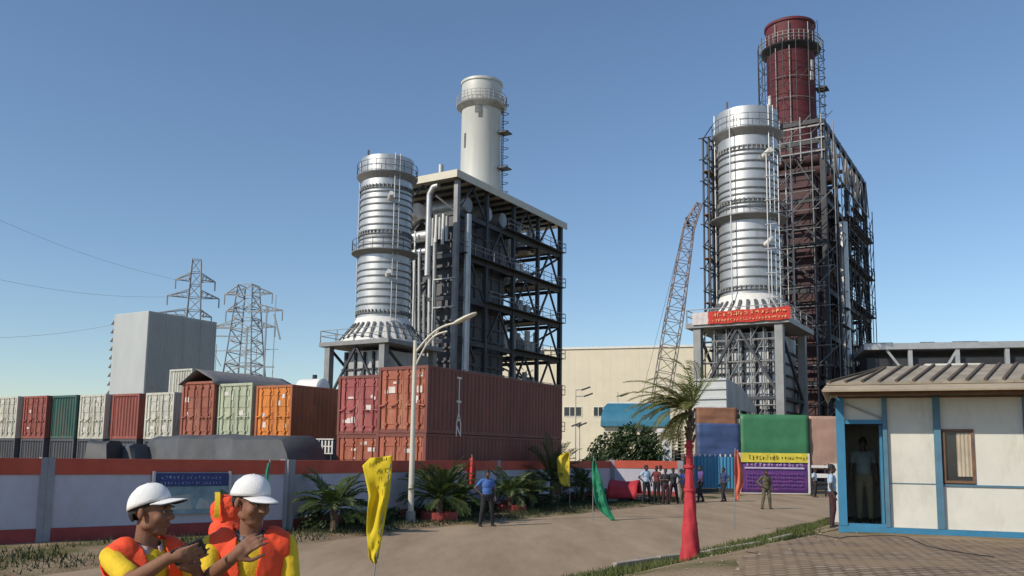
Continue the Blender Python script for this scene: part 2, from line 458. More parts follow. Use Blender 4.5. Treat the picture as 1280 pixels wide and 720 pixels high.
# grass, one uncountable mass per verge
def grass(name, n, sampler, hmin, hmax, mt, seed):
    r = random.Random(seed); g = MB()
    for _ in range(n):
        s = sampler(r)
        if s is None: continue
        x, y = s
        z = gz(x, y) - 0.01
        a = r.random() * 6.283; h = r.uniform(hmin, hmax) * (0.6 + 0.8 * max(0, noise.noise((x * 0.7, y * 0.7, 9)) + 0.4))
        w = 0.012 + 0.01 * r.random(); lx, ly = r.gauss(0, .4) * h, r.gauss(0, .4) * h
        dx, dy = math.cos(a) * w, math.sin(a) * w
        g.add([(x - dx, y - dy, z), (x + dx, y + dy, z), (x + lx, y + ly, z + h)], [(0, 1, 2)])
    return tag(g.build(name, mt, fix=False), kind='stuff')
def right_verge(r):
    x, y = r.uniform(-8, 14), r.uniform(4, 33)
    t = -sdist((x, y), RIGHT_E)
    k = noise.noise((x * 0.5, y * 0.5, 4)) + 0.4 * noise.noise((x * 1.7, y * 1.7, 1))
    if t < -0.1 or t > 2.6: return None
    if y > 21 and t > 0.9: return None
    if k < -0.36 + 0.15 * t: return None
    return x, y
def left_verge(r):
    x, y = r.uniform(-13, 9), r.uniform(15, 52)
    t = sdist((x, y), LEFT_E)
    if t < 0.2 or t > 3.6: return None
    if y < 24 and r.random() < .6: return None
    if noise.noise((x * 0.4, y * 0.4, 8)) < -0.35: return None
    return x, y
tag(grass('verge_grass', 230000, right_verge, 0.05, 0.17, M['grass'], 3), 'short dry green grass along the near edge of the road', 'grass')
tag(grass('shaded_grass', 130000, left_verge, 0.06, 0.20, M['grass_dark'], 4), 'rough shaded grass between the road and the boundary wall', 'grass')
# ---------------------------------------------------------------- power plant
def strip_rail(mb, pts, h=1.1, w=0.06):
    for a, b in zip(pts[:-1], pts[1:]):
        a, b = Vector(a), Vector(b)
        n = max(1, int((b - a).length / 1.8))
        for i in range(n + 1):
            p = a.lerp(b, i / n); mb.bar(p, p + Vector((0, 0, h)), w)
        for z in (h, h * .55): mb.bar(a + Vector((0, 0, z)), b + Vector((0, 0, z)), w)

def boiler_house(label, loc, H, primer, roof):
    T = thing('boiler_house', label, 'boiler house', loc, KZ, 'boiler houses of the power plant')
    r = random.Random(11 if primer else 5)
    steel = M['steel'] if not primer else M['steel_dark']
    YS = [0, 5.75, 11.5, 17.25, 23.0]
    LV = [5, 9.5, 14, 18.5, 23, 27.5] + ([H] if primer else [])
    for x in (0, -9):
        for y in YS:
            c = MB(); c.bar((x, y, 0), (x, y, H), 0.5 if y in (0, 23) else 0.4)
            c.build('column', M['leg_grey'] if (y == 0 and x == 0 and not primer) else steel, T)
    for z in LV:
        f = MB()
        for x in (0, -9): f.bar((x, 0.26, z), (x, 22.74, z), 0.3, 0.5)
        for y in YS: f.bar((-8.7, y, z - .02), (-0.3, y, z - .02), 0.26, 0.42)
        f.build('floor_beams', steel, T)
    b = MB()
    allz = [0] + LV + ([] if primer else [H])
    for k in range(len(allz) - 1):
        z0, z1 = allz[k], allz[k + 1]
        for i in range(4):
            y0, y1 = YS[i], YS[i + 1]
            if (i + k) % 2 == 0 or i == 3 or z0 < 9:
                ym = (y0 + y1) / 2
                b.bar((0, y0 + .2, z0 + .3), (0, ym, z1 - .3), 0.2); b.bar((0, y1 - .2, z0 + .3), (0, ym, z1 - .3), 0.2)
            if (i + k) % 2: b.bar((-9, y0 + .2, z0 + .3), (-9, y1 - .2, z1 - .3), 0.2)
        if k % 2: b.bar((-8.7, 23, z0 + .3), (-.3, 23, z1 - .3), 0.2)
        else: b.bar((-.3, 23, z0 + .3), (-8.7, 23, z1 - .3), 0.2)
        if k > 2 : b.bar((-8.7, 0, z0 + .3), (-4.5, 0, z1 - .3), 0.18); b.bar((-.3, 0, z0 + .3), (-4.5, 0, z1 - .3), 0.18)
    b.build('bracing', steel, T)
    # boiler casing with stiffening ribs
    cm = M['primer'] if primer else M['casing']
    top = H - 3.5 if not primer else H - 4
    ye = 12.0 if not primer else 15.5
    c = MB(); c.box((-8.1, 1.6, 2.5), (-1.5, ye, top))
    case = c.build('casing', cm, T)
    rb = MB()
    z = 3.2
    while z < top:
        rb.box((-1.5, 1.5, z), (-1.32, ye + .1, z + .22)); rb.box((-8.2, 1.42, z + .01), (-1.42, 1.6, z + .2)); z += 1.45
    y = 2.4
    while y < ye:
        rb.box((-1.49, y, 2.6), (-1.36, y + .16, top - .1)); y += 1.7
    rb.build('stiffener', cm, case)
    # roof hoods / steam drums above the casing
    d = MB()
    for y in (3.6, 7.6, 10.8):
        d.tube((-8.4, y, top + 1.5), (-1.0, y, top + 1.5), 0.85, n=20)
        d.bar((-7, y, top), (-7, y, top + 1), .4); d.bar((-2.5, y, top), (-2.5, y, top + 1), .4)
    d.build('steam_drum', M['silver_dull'] if not primer else cm, T, smooth=True)
    # platforms with railings on the long side, open towards the rear
    for k, z in enumerate(LV[:-1] if primer else LV):
        p = MB()
        y0 = [11.5, 0.5, 11.5, 5.5, 0.5, 9, 4][k % 7]
        p.box((-1.25, y0, z + .26), (0.9, 22.9, z + .34))
        p.box((-8.8, 17.5, z + .27), (-1.26, 22.85, z + .33))
        pf = p.build('platform', steel, T)
        q = MB(); strip_rail(q, [(0.88, y0, z + .34), (0.88, 22.9, z + .34), (-8.7, 22.9, z + .34)])
        q.build('railing', M['leg_grey'] if not primer else steel, pf)
    # switchback stairs at the rear corner
    s = MB()
    for k in range(len(LV) - 1):
        z0, z1 = LV[k] + .3, LV[k + 1] + .3
        zm = (z0 + z1) / 2
        for dx in (-.4, .4):
            s.bar((-3.6 + dx, 18, z0), (-3.6 + dx, 22, zm), .08, .26); s.bar((-5 + dx, 22, zm), (-5 + dx, 18, z1), .08, .26)
            s.bar((-3.6 + dx, 18, z0 + 1), (-3.6 + dx, 22, zm + 1), .06); s.bar((-5 + dx, 22, zm + 1), (-5 + dx, 18, z1 + 1), .06)
        for i in range(14):
            t = i / 14
            s.box((-4.0, 18 + 4 * t, z0 + (zm - z0) * t), (-3.2, 18.25 + 4 * t, z0 + (zm - z0) * t + .04))
            s.box((-5.4, 22 - 4 * t, zm + (z1 - zm) * t), (-4.6, 22.25 - 4 * t, zm + (z1 - zm) * t + .04))
        s.box((-5.6, 22.0, zm - .05), (-3, 22.8, zm))
    s.build('staircase', steel, T)
    # pipework
    if not primer:
        pp = MB(); pp.tube((-8.6, .5, 25.6), (-3.2, .5, 25.6), .62, n=20)
        pp.build('header_pipe', M['silver'], T, smooth=True)
        pp = MB(); pp.tube((-8.6, .5, 23.9), (-3.0, .5, 23.9), .4, n=16); pp.build('header_pipe', M['silver'], T, smooth=True)
        pp = MB(); pp.tube((-8.8, 1.4, 27.0), (-4.6, -.4, 28.2), .95, n=20); pp.build('relief_duct', M['silver_dull'], T, smooth=True)
        for i in range(9):
            x = -7.6 + i * .62 + r.uniform(-.1, .1); z0 = r.uniform(5, 9); z1 = r.choice([22.5, 23.6, 25, 19])
            pp = MB(); rr = r.uniform(.11, .24)
            pp.path([(x, .2 + r.uniform(-.4, .5), z0), (x, -.1 + r.uniform(-.3, .3), z1)], rr, 10)
            pp.build('riser_pipe', M['silver'] if i % 2 else M['silver_dull'], T, smooth=True)
        pp = MB(); pp.path([(-3.4, -.3, 21), (-3.4, -.3, 29.8), (-2.9, -.3, 30.6), (-2.2, -.3, 30.7)], .33, 14)
        pp.build('steam_vent_pipe', M['silver'], T, smooth=True)
        for i in range(5):
            pp = MB(); pp.tube((-2.9 + .45 * i, -.2 - .1 * (i % 2), 24.2 + .3 * (i % 3)), (-2.9 + .45 * i, -.2, 27.2 + .3 * (i % 2)), .16, n=10)
            pp.build('safety_valve', M['white_paint'] if i % 2 else M['silver_dull'], T, smooth=True)
        pp = MB(); pp.tube((.65, 1.2, 0), (.65, 1.2, 27.5), .36, n=18); pp.lathe([(.40, 24.9), (.40, 25.3)], (.65, 1.2, 0), 18)
        for z in range(3, 27, 3): pp.lathe([(.40, z), (.40, z + .12)], (.65, 1.2, 0), 18)
        pp.build('downcomer_pipe', M['silver'], T, smooth=True)
        for i in range(26):
            y = r.uniform(12.5, 22); x = r.uniform(-5, -1.2); z = r.choice(LV)
            pp = MB()
            pp.tube((x, y, z), (x, y, z + r.uniform(2, 4)), r.uniform(.15, .4), n=10); pp.box((x - .4, y + .6, z + .4), (x + .4, y + 1.6, z + r.uniform(1.2, 2.2)))
            pp.build('vessel', M['silver_dull'] if i % 2 else M['white_paint'], T)
        fr = MB()   # pipe rack frame seen in the front bay
        for z in (17.5, 20.5): fr.bar((-2.6, -.3, z), (.2, -.3, z), .12)
        fr.bar((-2.6, -.3, 15), (-2.6, -.3, 20.5), .12); fr.bar((-5, -.5, 8), (-5, -.5, 26), .16); fr.bar((-8, -.5, 8), (-8, -.5, 26), .16)
        fr.build('pipe_rack', M['galv'], T)
    else:
        pp = MB(); pp.tube((1.0, 3.6, 0), (1.0, 3.6, 25.8), .43, n=20)
        for z in range(2, 26, 2): pp.lathe([(.47, z), (.47, z + .12)], (1.0, 3.6, 0), 20)
        pp.build('downcomer_pipe', M['silver'], T, smooth=True)
        for i in range(12):
            x = r.uniform(-8, -.5); z0 = r.uniform(6, 20)
            pp = MB(); pp.tube((x, -.2 + r.uniform(-.4, .4), z0), (x, -.2, z0 + r.uniform(4, 12)), r.uniform(.08, .2), n=8)
            pp.build('riser_pipe', M['primer'] if i % 3 else M['silver_dull'], T, smooth=True)
        for i in range(12):
            y = r.uniform(16, 20); x = r.uniform(-4, -.6); z = r.choice(LV[:-1])
            pp = MB(); pp.tube((x, y, z), (x, y, z + r.uniform(2, 4)), r.uniform(.15, .35), n=10)
            pp.build('vessel', M['silver_dull'] if i % 2 else M['white_paint'], T)
        for i in range(16):
            y = r.uniform(6, 20); z = r.uniform(4, 20)
            pp = MB(); pp.tube((.35, y, z), (.35, y + r.uniform(-.3, .3), z + r.uniform(2, 5)), r.uniform(.05, .12), n=8)
            pp.build('cable_pipe', M['galv'] if i % 2 else M['primer'], T)
        pp = MB(); pp.tube((-8.6, .2, 14), (-1, .2, 14), .5, n=16); pp.build('header_pipe', M['primer'], T, smooth=True)
        # bright edge beams and loose scaffold rails along the unfinished top
        pp = MB()
        for z in (H - .6, H - 1.9, H - 3.2): pp.bar((-8.9, -.4, z), (.3, -.4, z), .14)
        for x in (-8, -6, -4, -2, 0): pp.bar((x, -.4, H - 4), (x, -.4, H + .5), .1)
        for y in range(0, 23, 3): pp.bar((.3, y, H - 4.2), (.3, y + 1.5, H), .1); pp.bar((.3, y + 1.5, H), (.3, y + 3, H - 4.2), .1)
        pp.bar((.3, 0, H - 4.2), (.3, 23, H - 4.2), .16)
        pp.build('roof_truss', M['leg_grey'], T)
    if roof:
        rf = MB(); rf.box((-9.7, -.8, H), (.5, 23.7, H + .1))
        ro = rf.build('roof', M['cream_steel'], T)
        fs = MB()
        fs.box((-9.8, -.95, H - .35), (.6, -.81, H + .45)); fs.box((.5, -.8, H - .35), (.64, 23.7, H + .45)); fs.box((-9.84, -.8, H - .35), (-9.7, 23.7, H + .45))
        fs.build('fascia', M['cream_steel'], ro)
        jb = MB()
        for y in range(1, 23, 2): jb.bar((-9.4, y, H - .25), (.3, y, H - .25), .14, .34)
        jb.build('joist', steel, ro)
        v = MB(); v.tube((-3.2, 1.4, H + .1), (-3.2, 1.4, H + 2.2), .3, n=14); v.tube((-4.1, 1.6, H + .1), (-4.1, 1.6, H + .9), .22, n=12)
        v.build('roof_vent', M['silver_dull'], ro, smooth=True)
    return T

N1 = Vector((-6.0, 90, 0)); N2 = Vector((30.1, 83, 0))
boiler_house('grey boiler house with a cream flat roof and open steel floors', N1, 31.4, False, True)
boiler_house('roofless unfinished boiler house with dark red casing and bare dark steelwork beneath the red chimney', N2, 35.4, True, False)

# pipe scaffolding wrapped round the unfinished boiler house
def wrap_scaffold(label, c):
    T = thing('scaffolding', label, 'scaffolding', c, KZ, 'scaffoldings'); r = random.Random(9)
    def face(o, u, L, z1, nm):
        b = MB(); n = int(L / 1.9)
        for i in range(n + 1):
            p = o + u * (L * i / n); b.tube(p + Vector((0, 0, 2)), p + Vector((0, 0, z1 - r.uniform(0, 3))), .05, n=5)
        z = 3.5
        while z < z1 - 1:
            s = r.uniform(0, .25) * L; e = L - r.uniform(0, .25) * L
            b.tube(o + u * s + Vector((0, 0, z)), o + u * e + Vector((0, 0, z)), .045, n=5)
            for _ in range(3):
                k = r.randrange(n); p = o + u * (L * k / n) + Vector((0, 0, z)); b.tube(p, p + u * (L / n) + Vector((0, 0, 1.9)), .04, n=5)
            if r.random() < .6:
                k = r.randrange(max(1, n - 3)); p = o + u * (L * k / n) + Vector((0, 0, z + .08)); b.bar(p, p + u * (3 * L / n), .5, .05)
            z += 1.9
        b.build('tube_frame', M[nm], T)
    face(Vector((1.3, -.2, 0)), Vector((0, 1, 0)), 20, 31, 'steel_dark')
    face(Vector((-9, -.9, 0)), Vector((1, 0, 0)), 10.2, 35, 'leg_grey')
    face(Vector((-9, -1.9, 0)), Vector((1, 0, 0)), 10.6, 27, 'steel')
wrap_scaffold('dense tube scaffolding wrapped round the roofless dark red boiler house', N2)
def loc_k(o, x, y, z=0): return o + KX * x + KY * y + Vector((0, 0, z))

def bypass_stack(label, c, zt, zdeck, r, rings, plats, scaffold):
    T = thing('exhaust_stack', label, 'exhaust stack', c, KZ, 'silver exhaust stacks on raised decks')
    zc = zdeck + 1.95
    s = MB(); s.lathe([(r * 1.0, zc), (r, zt - 2.0), (r * 1.03, zt - 1.98), (r * 1.03, zt - .1), (r * .93, zt)], n=56)
    s.build('shell', M['silver'], T, smooth=50)
    for z in rings:
        g = MB(); g.lathe([(r + .01, z), (r + .08, z), (r + .08, z + .12), (r + .01, z + .12)], n=56, caps=False)
        g.build('seam_ring', M['seam'], T, smooth=40)
    for k, z in enumerate(plats):
        g = MB(); n = 40
        if k == 0:   # gallery round the top with a sloping skirt
            g.lathe([(r + .03, z - .5), (r + .46, z), (r + .5, z + .1), (r + .03, z + .1)], n=n, caps=False)
        else:
            g.lathe([(r + .03, z - .35), (r + .72, z), (r + .72, z + .1), (r + .03, z + .1)], n=n, caps=False)
        p = g.build('gallery', M['leg_grey'], T)
        q = MB(); rr = r + (.46 if k == 0 else .68)
        for i in range(n):
            a, b = 2 * math.pi * i / n, 2 * math.pi * (i + 1) / n
            A, B = Vector((rr * math.cos(a), rr * math.sin(a), z + .1)), Vector((rr * math.cos(b), rr * math.sin(b), z + .1))
            if i % 2 == 0: q.bar(A, A + Vector((0, 0, 1.1)), .04)
            for dz in (.55, 1.1): q.bar(A + Vector((0, 0, dz)), B + Vector((0, 0, dz)), .035)
        q.build('railing', M['steel'], p)
    # tooth-like flange bolts in a few rings
    for z in (zc + .8, rings[len(rings) // 2] + .4, rings[-2] + .4):
        f = MB()
        f.lathe([(r + .06, z), (r + .14, z), (r + .14, z + .07), (r + .06, z + .07)], n=44, caps=False)
        for i in range(44):
            a = 2 * math.pi * i / 44
            v = Vector((math.cos(a), math.sin(a), 0)); f.bar(v * (r + .1) + Vector((0, 0, z)), v * (r + .1) + Vector((0, 0, z + .38)), .1)
        f.build('flange_ring', M['seam'], T)
    # flared skirt, pale panels between dark ribs
    k = MB(); k.lathe([(r * 1.62, zdeck), (r * 1.56, zdeck + .5), (r * 1.15, zc - .35), (r * 1.02, zc + .5)], n=56, caps=False)
    sk = k.build('skirt', M['white_paint'], T, smooth=40)
    k = MB()
    for i in range(30):
        a = 2 * math.pi * (i + .5) / 30
        v = Vector((math.cos(a), math.sin(a), 0)); k.bar(v * r * 1.62 + Vector((0, 0, zdeck + .3)), v * (r * 1.12) + Vector((0, 0, zc - .1)), .22, .16)
    k.build('rib', M['seam'], sk)
    # ladder up the side facing away from the boilers
    for ang in (200, 330):
        a = R(ang); u = Vector((math.cos(a), math.sin(a), 0)); t = Vector((-u.y, u.x, 0)); l = MB()
        for s_ in (-.25, .25): l.bar(u * (r + .25) + t * s_ + Vector((0, 0, zc)), u * (r + .25) + t * s_ + Vector((0, 0, zt)), .06)
        z = zc
        while z < zt: l.bar(u * (r + .25) - t * .25 + Vector((0, 0, z)), u * (r + .25) + t * .25 + Vector((0, 0, z)), .04); z += .4
        for z in range(int(zc) + 2, int(zt), 2): l.bar(u * r + t * .25 + Vector((0, 0, z)), u * (r + .25) + t * .25 + Vector((0, 0, z)), .05)
        l.build('ladder', M['galv'], T)
    b = MB(); b.bar((-r * .5, -r * .6, zt - .1), (-r * .5, -r * .6, zt + .9), .14); b.build('lightning_rod', M['steel'], T)
    for z in (zt - 4.5, zt - 12):
        b = MB(); b.tube((r * .75, -r * .72, z), (r * 1.05, -r * 1.0, z + .25), .22, n=12)
        b.build('aviation_lamp', M['white_paint'], T)
    # deck on legs
    h = 4.2
    d = MB(); d.box((-h, -h, zdeck - .42), (h, h, zdeck)); dk = bevel(d.build('deck', M['leg_grey'], T), .03)
    q = MB(); strip_rail(q, [(-h + .1, h - .1, zdeck), (-h + .1, -h + .1, zdeck), (h - .1, -h + .1, zdeck), (h - .1, h - .1, zdeck)], 1.1, .06)
    q.build('railing', M['leg_grey'], dk)
    for x in (-1, 1):
        for y in (-1, 1):
            g = MB(); g.bar((x * (h - .9), y * (h - .5), 0), (x * (h - .9), y * (h - .5), zdeck - .43), .62)
            g.build('leg', M['leg_grey'], T)
    g = MB(); e = h - .9; ey = h - .5
    for y in (-ey, ey):
        for z0, z1 in ((1, 7), (7, zdeck - .5)):
            g.bar((-e, y, z0), (0, y, z1), .2); g.bar((e, y, z0), (0, y, z1), .2)
        g.bar((-e, y, 7), (e, y, 7), .26)
    for x in (-e, e):
        g.bar((x, -ey, 1), (x, ey, 7), .2); g.bar((x, ey, 7), (x, -ey, zdeck - .5), .2); g.bar((x, -ey, 7.01), (x, ey, 7.01), .26)
    g.build('bracing', M['steel'], T)
    # inlet elbow inside the legs
    g = MB(); g.box((-2.6, -2.4, 3.2), (2.6, 4.4, zdeck - .8))
    ib = g.build('inlet_duct', M['silver_dull'], T)
    g = MB()
    for z in range(4, int(zdeck) - 1): g.box((-2.75, -2.55, z), (2.75, 4.4, z + .16))
    for x in (-2.2, -1.1, 0, 1.1, 2.2): g.box((x - .09, -2.6, 3.3), (x + .09, -2.41, zdeck - .9))
    g.build('duct_rib', M['steel'], ib)
    return T

S1, S2 = Vector((-12.5, 84, 0)), Vector((20.0, 73, 0))
bypass_stack('silver exhaust stack with dark seam rings beside the cream-roofed boiler house, no banner', S1, 30.9, 12.6, 2.5,
             [15.4, 16.2, 16.9, 17.6, 18.2, 18.9, 19.5, 20.2, 22.0, 22.6, 23.3, 23.9, 24.6, 25.2, 25.9, 26.5, 27.1, 27.7], [29.0, 21.4], False)
bypass_stack('silver cylindrical exhaust stack with pipe scaffolding, its deck hung with a red banner', S2, 31.7, 13.2, 2.5,
             [16.2, 17.0, 17.8, 18.4, 19.0, 19.6, 20.2, 20.9, 22.9, 23.5, 24.0, 24.5, 25.2, 26.1, 26.8, 27.4, 28.1], [29.6, 22.2], True)

def scaffold(label, c):
    T = thing('scaffolding', label, 'scaffolding', c, KZ, 'scaffoldings')
    r = random.Random(3)
    for k, (x0, x1, y0, y1, z0, z1) in enumerate([(-3.25, -2.75, -2.0, 2.6, 13.3, 29.5)]):
        s = MB()
        for x in (x0, x1):
            for i in range(5):
                y = y0 + (y1 - y0) * i / 4; s.tube((x, y, z0), (x, y, z1), .09, n=6)
        z = z0 + 1
        while z < z1:
            for x in (x0, x1): s.tube((x, y0 - .3, z), (x, y1 + .3, z), .06, n=6)
            for i in range(5):
                y = y0 + (y1 - y0) * i / 4; s.tube((x0 - r.uniform(.05, .4), y, z + .1), (x1 + .2, y, z + .1), .055, n=6)
            s.tube((x0, y0, z), (x0, y0 + (y1 - y0) / 2, z + 1.9), .05, n=6)
            z += 1.9
        s.build('tube_frame', M['steel'], T)
        for z in (15.2, 19, 22.8, 26.6):
            p = MB(); p.box((x0 - .05, y0 - .1, z), (x1 + .05, y1 + .1, z + .06)); p.build('walk_board', M['wood'], T)
    s = MB()   # thin poles and ledgers in front of the shell
    for x, y in ((-.6, -3.05), (2.4, -3.05), (3.05, -2.0), (3.05, .5), (3.05, 2.6)): s.tube((x, y, 13.3), (x, y, 31.2 if x < 0 else 27), .05, n=6)
    for z in range(15, 28, 2): s.tube((2.2, -3.12, z), (3.15, -3.12, z), .045, n=6); s.tube((3.12, -3.1, z), (3.12, 2.8, z), .045, n=6)
    s.build('ledger_frame', M['galv'], T)
    s = MB()   # dense shoring below the deck
    for i in range(7):
        for j, y in enumerate((-3.5, -2.9)):
            x = -3.0 + i * 1.0; s.tube((x, y, 0), (x, y, 12.6), .06, n=6)
    for k in range(7):
        z = 1.2 + k * 1.75
        for y in (-3.5, -2.9): s.tube((-3.2, y, z), (3.2, y, z), .055, n=6)
        for i in range(0, 6, 2):
            x = -3.0 + i; s.tube((x, -3.56, z), (x + 1, -3.56, z + 1.75), .045, n=6)
    s.build('shoring_frame', M['leg_grey'], T)
scaffold('tube scaffolding with plank decks clinging to the silver stack above the red banner', S2)

def chimney(name, label, c, z0, zt, r, mt, ringm):
    T = thing(name, label, 'chimney', c, KZ)
    s = MB(); s.lathe([(r * 1.04, 0), (r * 1.0, z0), (r * .98, zt - 3.4), (r * 1.0, zt - 3.3), (r * 1.0, zt - .35), (r * 1.05, zt - .3), (r * 1.05, zt), (r * .9, zt), (r * .9, zt - 1.2)], n=56)
    s.build('shell', mt, T, smooth=40)
    s = MB(); s.lathe([(r + .02, zt - 3.7), (r + .6, zt - 3.2), (r + .66, zt - 3.05), (r + .02, zt - 3.05)], n=44, caps=False)
    p = s.build('gallery', ringm, T)
    q = MB(); n = 36; rr = r + .62
    for i in range(n):
        a, b = 2 * math.pi * i / n, 2 * math.pi * (i + 1) / n
        A, B = Vector((rr * math.cos(a), rr * math.sin(a), zt - 3.05)), Vector((rr * math.cos(b), rr * math.sin(b), zt - 3.05))
        q.bar(A, A + Vector((0, 0, 1.2)), .05)
        for dz in (.4, .8, 1.2): q.bar(A + Vector((0, 0, dz)), B + Vector((0, 0, dz)), .04)
    q.build('railing', M['leg_grey'], p)
    a = R(14); u = Vector((math.cos(a), math.sin(a), 0)); t = Vector((-u.y, u.x, 0)); l = MB()
    for s_ in (-.3, .3): l.bar(u * (r + .3) + t * s_ + Vector((0, 0, z0)), u * (r + .3) + t * s_ + Vector((0, 0, zt - 2)), .07)
    z = z0
    while z < zt - 3:
        l.bar(u * (r + .3) - t * .3 + Vector((0, 0, z)), u * (r + .3) + t * .3 + Vector((0, 0, z)), .05)
        z += .4
    z = z0
    while z < zt - 3:
        pts = [u * (r + .3 + .75 * math.sin(R(d))) + t * (.45 * math.cos(R(d))) + Vector((0, 0, z)) for d in range(0, 181, 30)]
        for A, B in zip(pts[:-1], pts[1:]): l.bar(A, B, .06)
        z += 1.1
    for z in (z0 + 5, z0 + 9.5): l.box((u.x * r, u.y * r - .7, z), (u.x * r + 1.3, u.y * r + .7, z + .15))
    l.build('caged_ladder', M['steel'], T)
    return T
C1 = Vector((-4.2, 105, 0)); C2 = Vector((32.1, 98, 0))
T = chimney('chimney', 'off-white round chimney rising behind the cream-roofed boiler house', C1, 31.9, 48.2, 2.5, M['stack_white'], M['silver_dull'])
b = MB()
def on_shell(mb, r, deg, z0, z1, w, t=.05):
    a = R(deg); u = Vector((math.cos(a), math.sin(a), 0)); s = Vector((-u.y, u.x, 0))
    mb.add([u * (r + o) + s * x + Vector((0, 0, z)) for o in (-.05, t) for x, z in ((-w, z0), (w, z0), (w, z1), (-w, z1))],
           [(0, 1, 2, 3), (4, 7, 6, 5), (0, 4, 5, 1), (1, 5, 6, 2), (2, 6, 7, 3), (3, 7, 4, 0)])
on_shell(b, 2.47, -108, 39.4, 41.2, .16)
on_shell(b, 2.47, -68, 43.6, 44.9, .30); on_shell(b, 2.47, -60, 43.0, 44.9, .22, .06)
b.build('access_hatch', M['seam'], T)
T = chimney('chimney', 'dark red primed chimney with scaffold poles, tallest in the scene', C2, 35, 52.6, 2.75, M['primer_stack'], M['steel_dark'])
b = MB()
for d in (-110, -79, -35):
    a = R(d); u = Vector((math.cos(a), math.sin(a), 0)); b.tube(u * 2.95 + Vector((0, 0, 33)), u * 2.95 + Vector((0, 0, 52)), .06, n=6)
for z in (37, 40, 43, 45.5):
    pts = [Vector((2.95 * math.cos(R(d)), 2.95 * math.sin(R(d)), z)) for d in range(-112, -20, 13)]
    for A, B in zip(pts[:-1], pts[1:]): b.tube(A, B, .045, n=6)
b.build('scaffold_poles', M['leg_grey'], T)
b = MB(); r_ = random.Random(4); rs = 3.7
for i in range(16):
    a = 2 * math.pi * i / 16; u = Vector((math.cos(a), math.sin(a), 0)) * rs; b.tube(u + Vector((0, 0, 33)), u + Vector((0, 0, r_.uniform(49.5, 52))), .045, n=5)
for k in range(9):
    z = 34.5 + k * 1.95
    for i in range(16):
        a, c = 2 * math.pi * i / 16, 2 * math.pi * (i + 1) / 16
        p_, q_ = Vector((rs * math.cos(a), rs * math.sin(a), z)), Vector((rs * math.cos(c), rs * math.sin(c), z)); b.tube(p_, q_, .035, n=5)
        if r_.random() < .3: b.tube(p_, q_ + Vector((0, 0, 1.95)), .03, n=5)
        if i % 4 == 0: b.tube(p_, p_ * .76 + Vector((0, 0, z * .24)), .03, n=5)
b.build('ring_scaffold', M['steel'], T)
for a_ in ((-22, 46.4, 47.6, .12, .15), (-24, 45.2, 46.2, .18, .15), (-137, 41.6, 43.9, .25, .1)):
    b = MB(); on_shell(b, 2.8, *a_); b.build('white_rag', M['white_paint'], T)

# red banner hung on the deck, with rows of pale characters
def glyphs(mb, o, u, v, n, h, w, r, t=0.02, gap=.22, adv=None):
    """rows of small brush-stroke characters that read as writing from afar"""
    adv = adv or w
    nrm = u.cross(v).normalized()
    for i in range(n):
        c = o + u * (adv * i)
        ww = w * (1 - gap)
        for k in range(5):
            if r.random() < .55:
                y = r.random() * h; a, b = sorted((r.random() * ww * .5, ww * (.5 + .5 * r.random())))
                mb.bar(c + u * a + v * y + nrm * t, c + u * b + v * y + nrm * t, h * .13, t * .9)
            else:
                x = r.random() * ww; a, b = sorted((r.random() * h * .5, h * (.5 + .5 * r.random())))
                mb.bar(c + u * x + v * a + nrm * t, c + u * x + v * b + nrm * t, h * .13, t * .9)
M['ban_red'] = cloth_mat('red_banner_cloth', (0.62, 0.05, 0.035))
M['ban_white'] = cloth_mat('white_banner_cloth', (0.70, 0.64, 0.64))
M['ban_txt'] = mat('pale_yellow_lettering', (0.75, 0.50, 0.25), 0.8)
A = loc_k(S2, -3.55, -4.32, 13.0)
T = thing('banner', 'long red banner with pale lettering hung along the stack deck', 'banner', A, KZ)
rows = [[(-.0 + 1.35 + 6.55 * i / 30, -.05 * abs(math.sin(i * .9)) - .02 * (j == 0), 1.0 * j / 3 + .03 * math.sin(i * .7)) for i in range(31)] for j in range(4)]
b = MB(); b.grid(rows); bn = solid(b.build('banner_cloth', M['ban_red'], T), .015)
g = MB(); r_ = random.Random(5)
glyphs(g, Vector((1.7, -.10, .56)), Vector((1, 0, 0)), Vector((0, 0, 1)), 14, .32, .42, r_, adv=.43)
glyphs(g, Vector((1.7, -.10, .14)), Vector((1, 0, 0)), Vector((0, 0, 1)), 24, .22, .24, r_, adv=.25)
g.build('lettering', M['ban_txt'], bn)
b = MB(); b.grid([[(1.33 * i / 8, -.03 * abs(math.sin(i)), 1.0 * j / 3 + .02) for i in range(9)] for j in range(4)])
solid(b.build('white_panel', M['ban_white'], T), .015)

# ---------------------------------------------------------------- crane
def lattice(mb, p, q, w, n, t=.09, w2=None):
    p, q = Vector(p), Vector(q); d = (q - p).normalized()
    a = d.cross(Vector((0, 1, 0.01))).normalized(); b = a.cross(d); w2 = w2 or w
    def cr(i):
        s = i / n; ww = (w + (w2 - w) * s) / 2; c = p.lerp(q, s)
        return [c + a * ww + b * ww, c - a * ww + b * ww, c - a * ww - b * ww, c + a * ww - b * ww]
    for i in range(n):
        A, B = cr(i), cr(i + 1)
        for k in range(4):
            mb.bar(A[k], B[k], t)
            mb.bar(A[k], B[(k + 1) % 4] if i % 2 else B[(k - 1) % 4], t * .7)
            mb.bar(B[k], B[(k + 1) % 4], t * .7)
M['crane_red'] = mat('haze_greyed_red_crane_paint', (0.25, 0.20, 0.19), .7)  # red paint greyed, distance haze put into the colour
M['crane_grey'] = mat('pale_crane_paint', (0.25, 0.23, 0.21), .7)  # distance haze put into this boom colour too
M['crane_body'] = mat('yellow_crane_body', (0.45, 0.28, 0.04), .5)
cb = P(818, 548, 96); ct = P(861, 284, 96); jt = P(874, 254, 95)
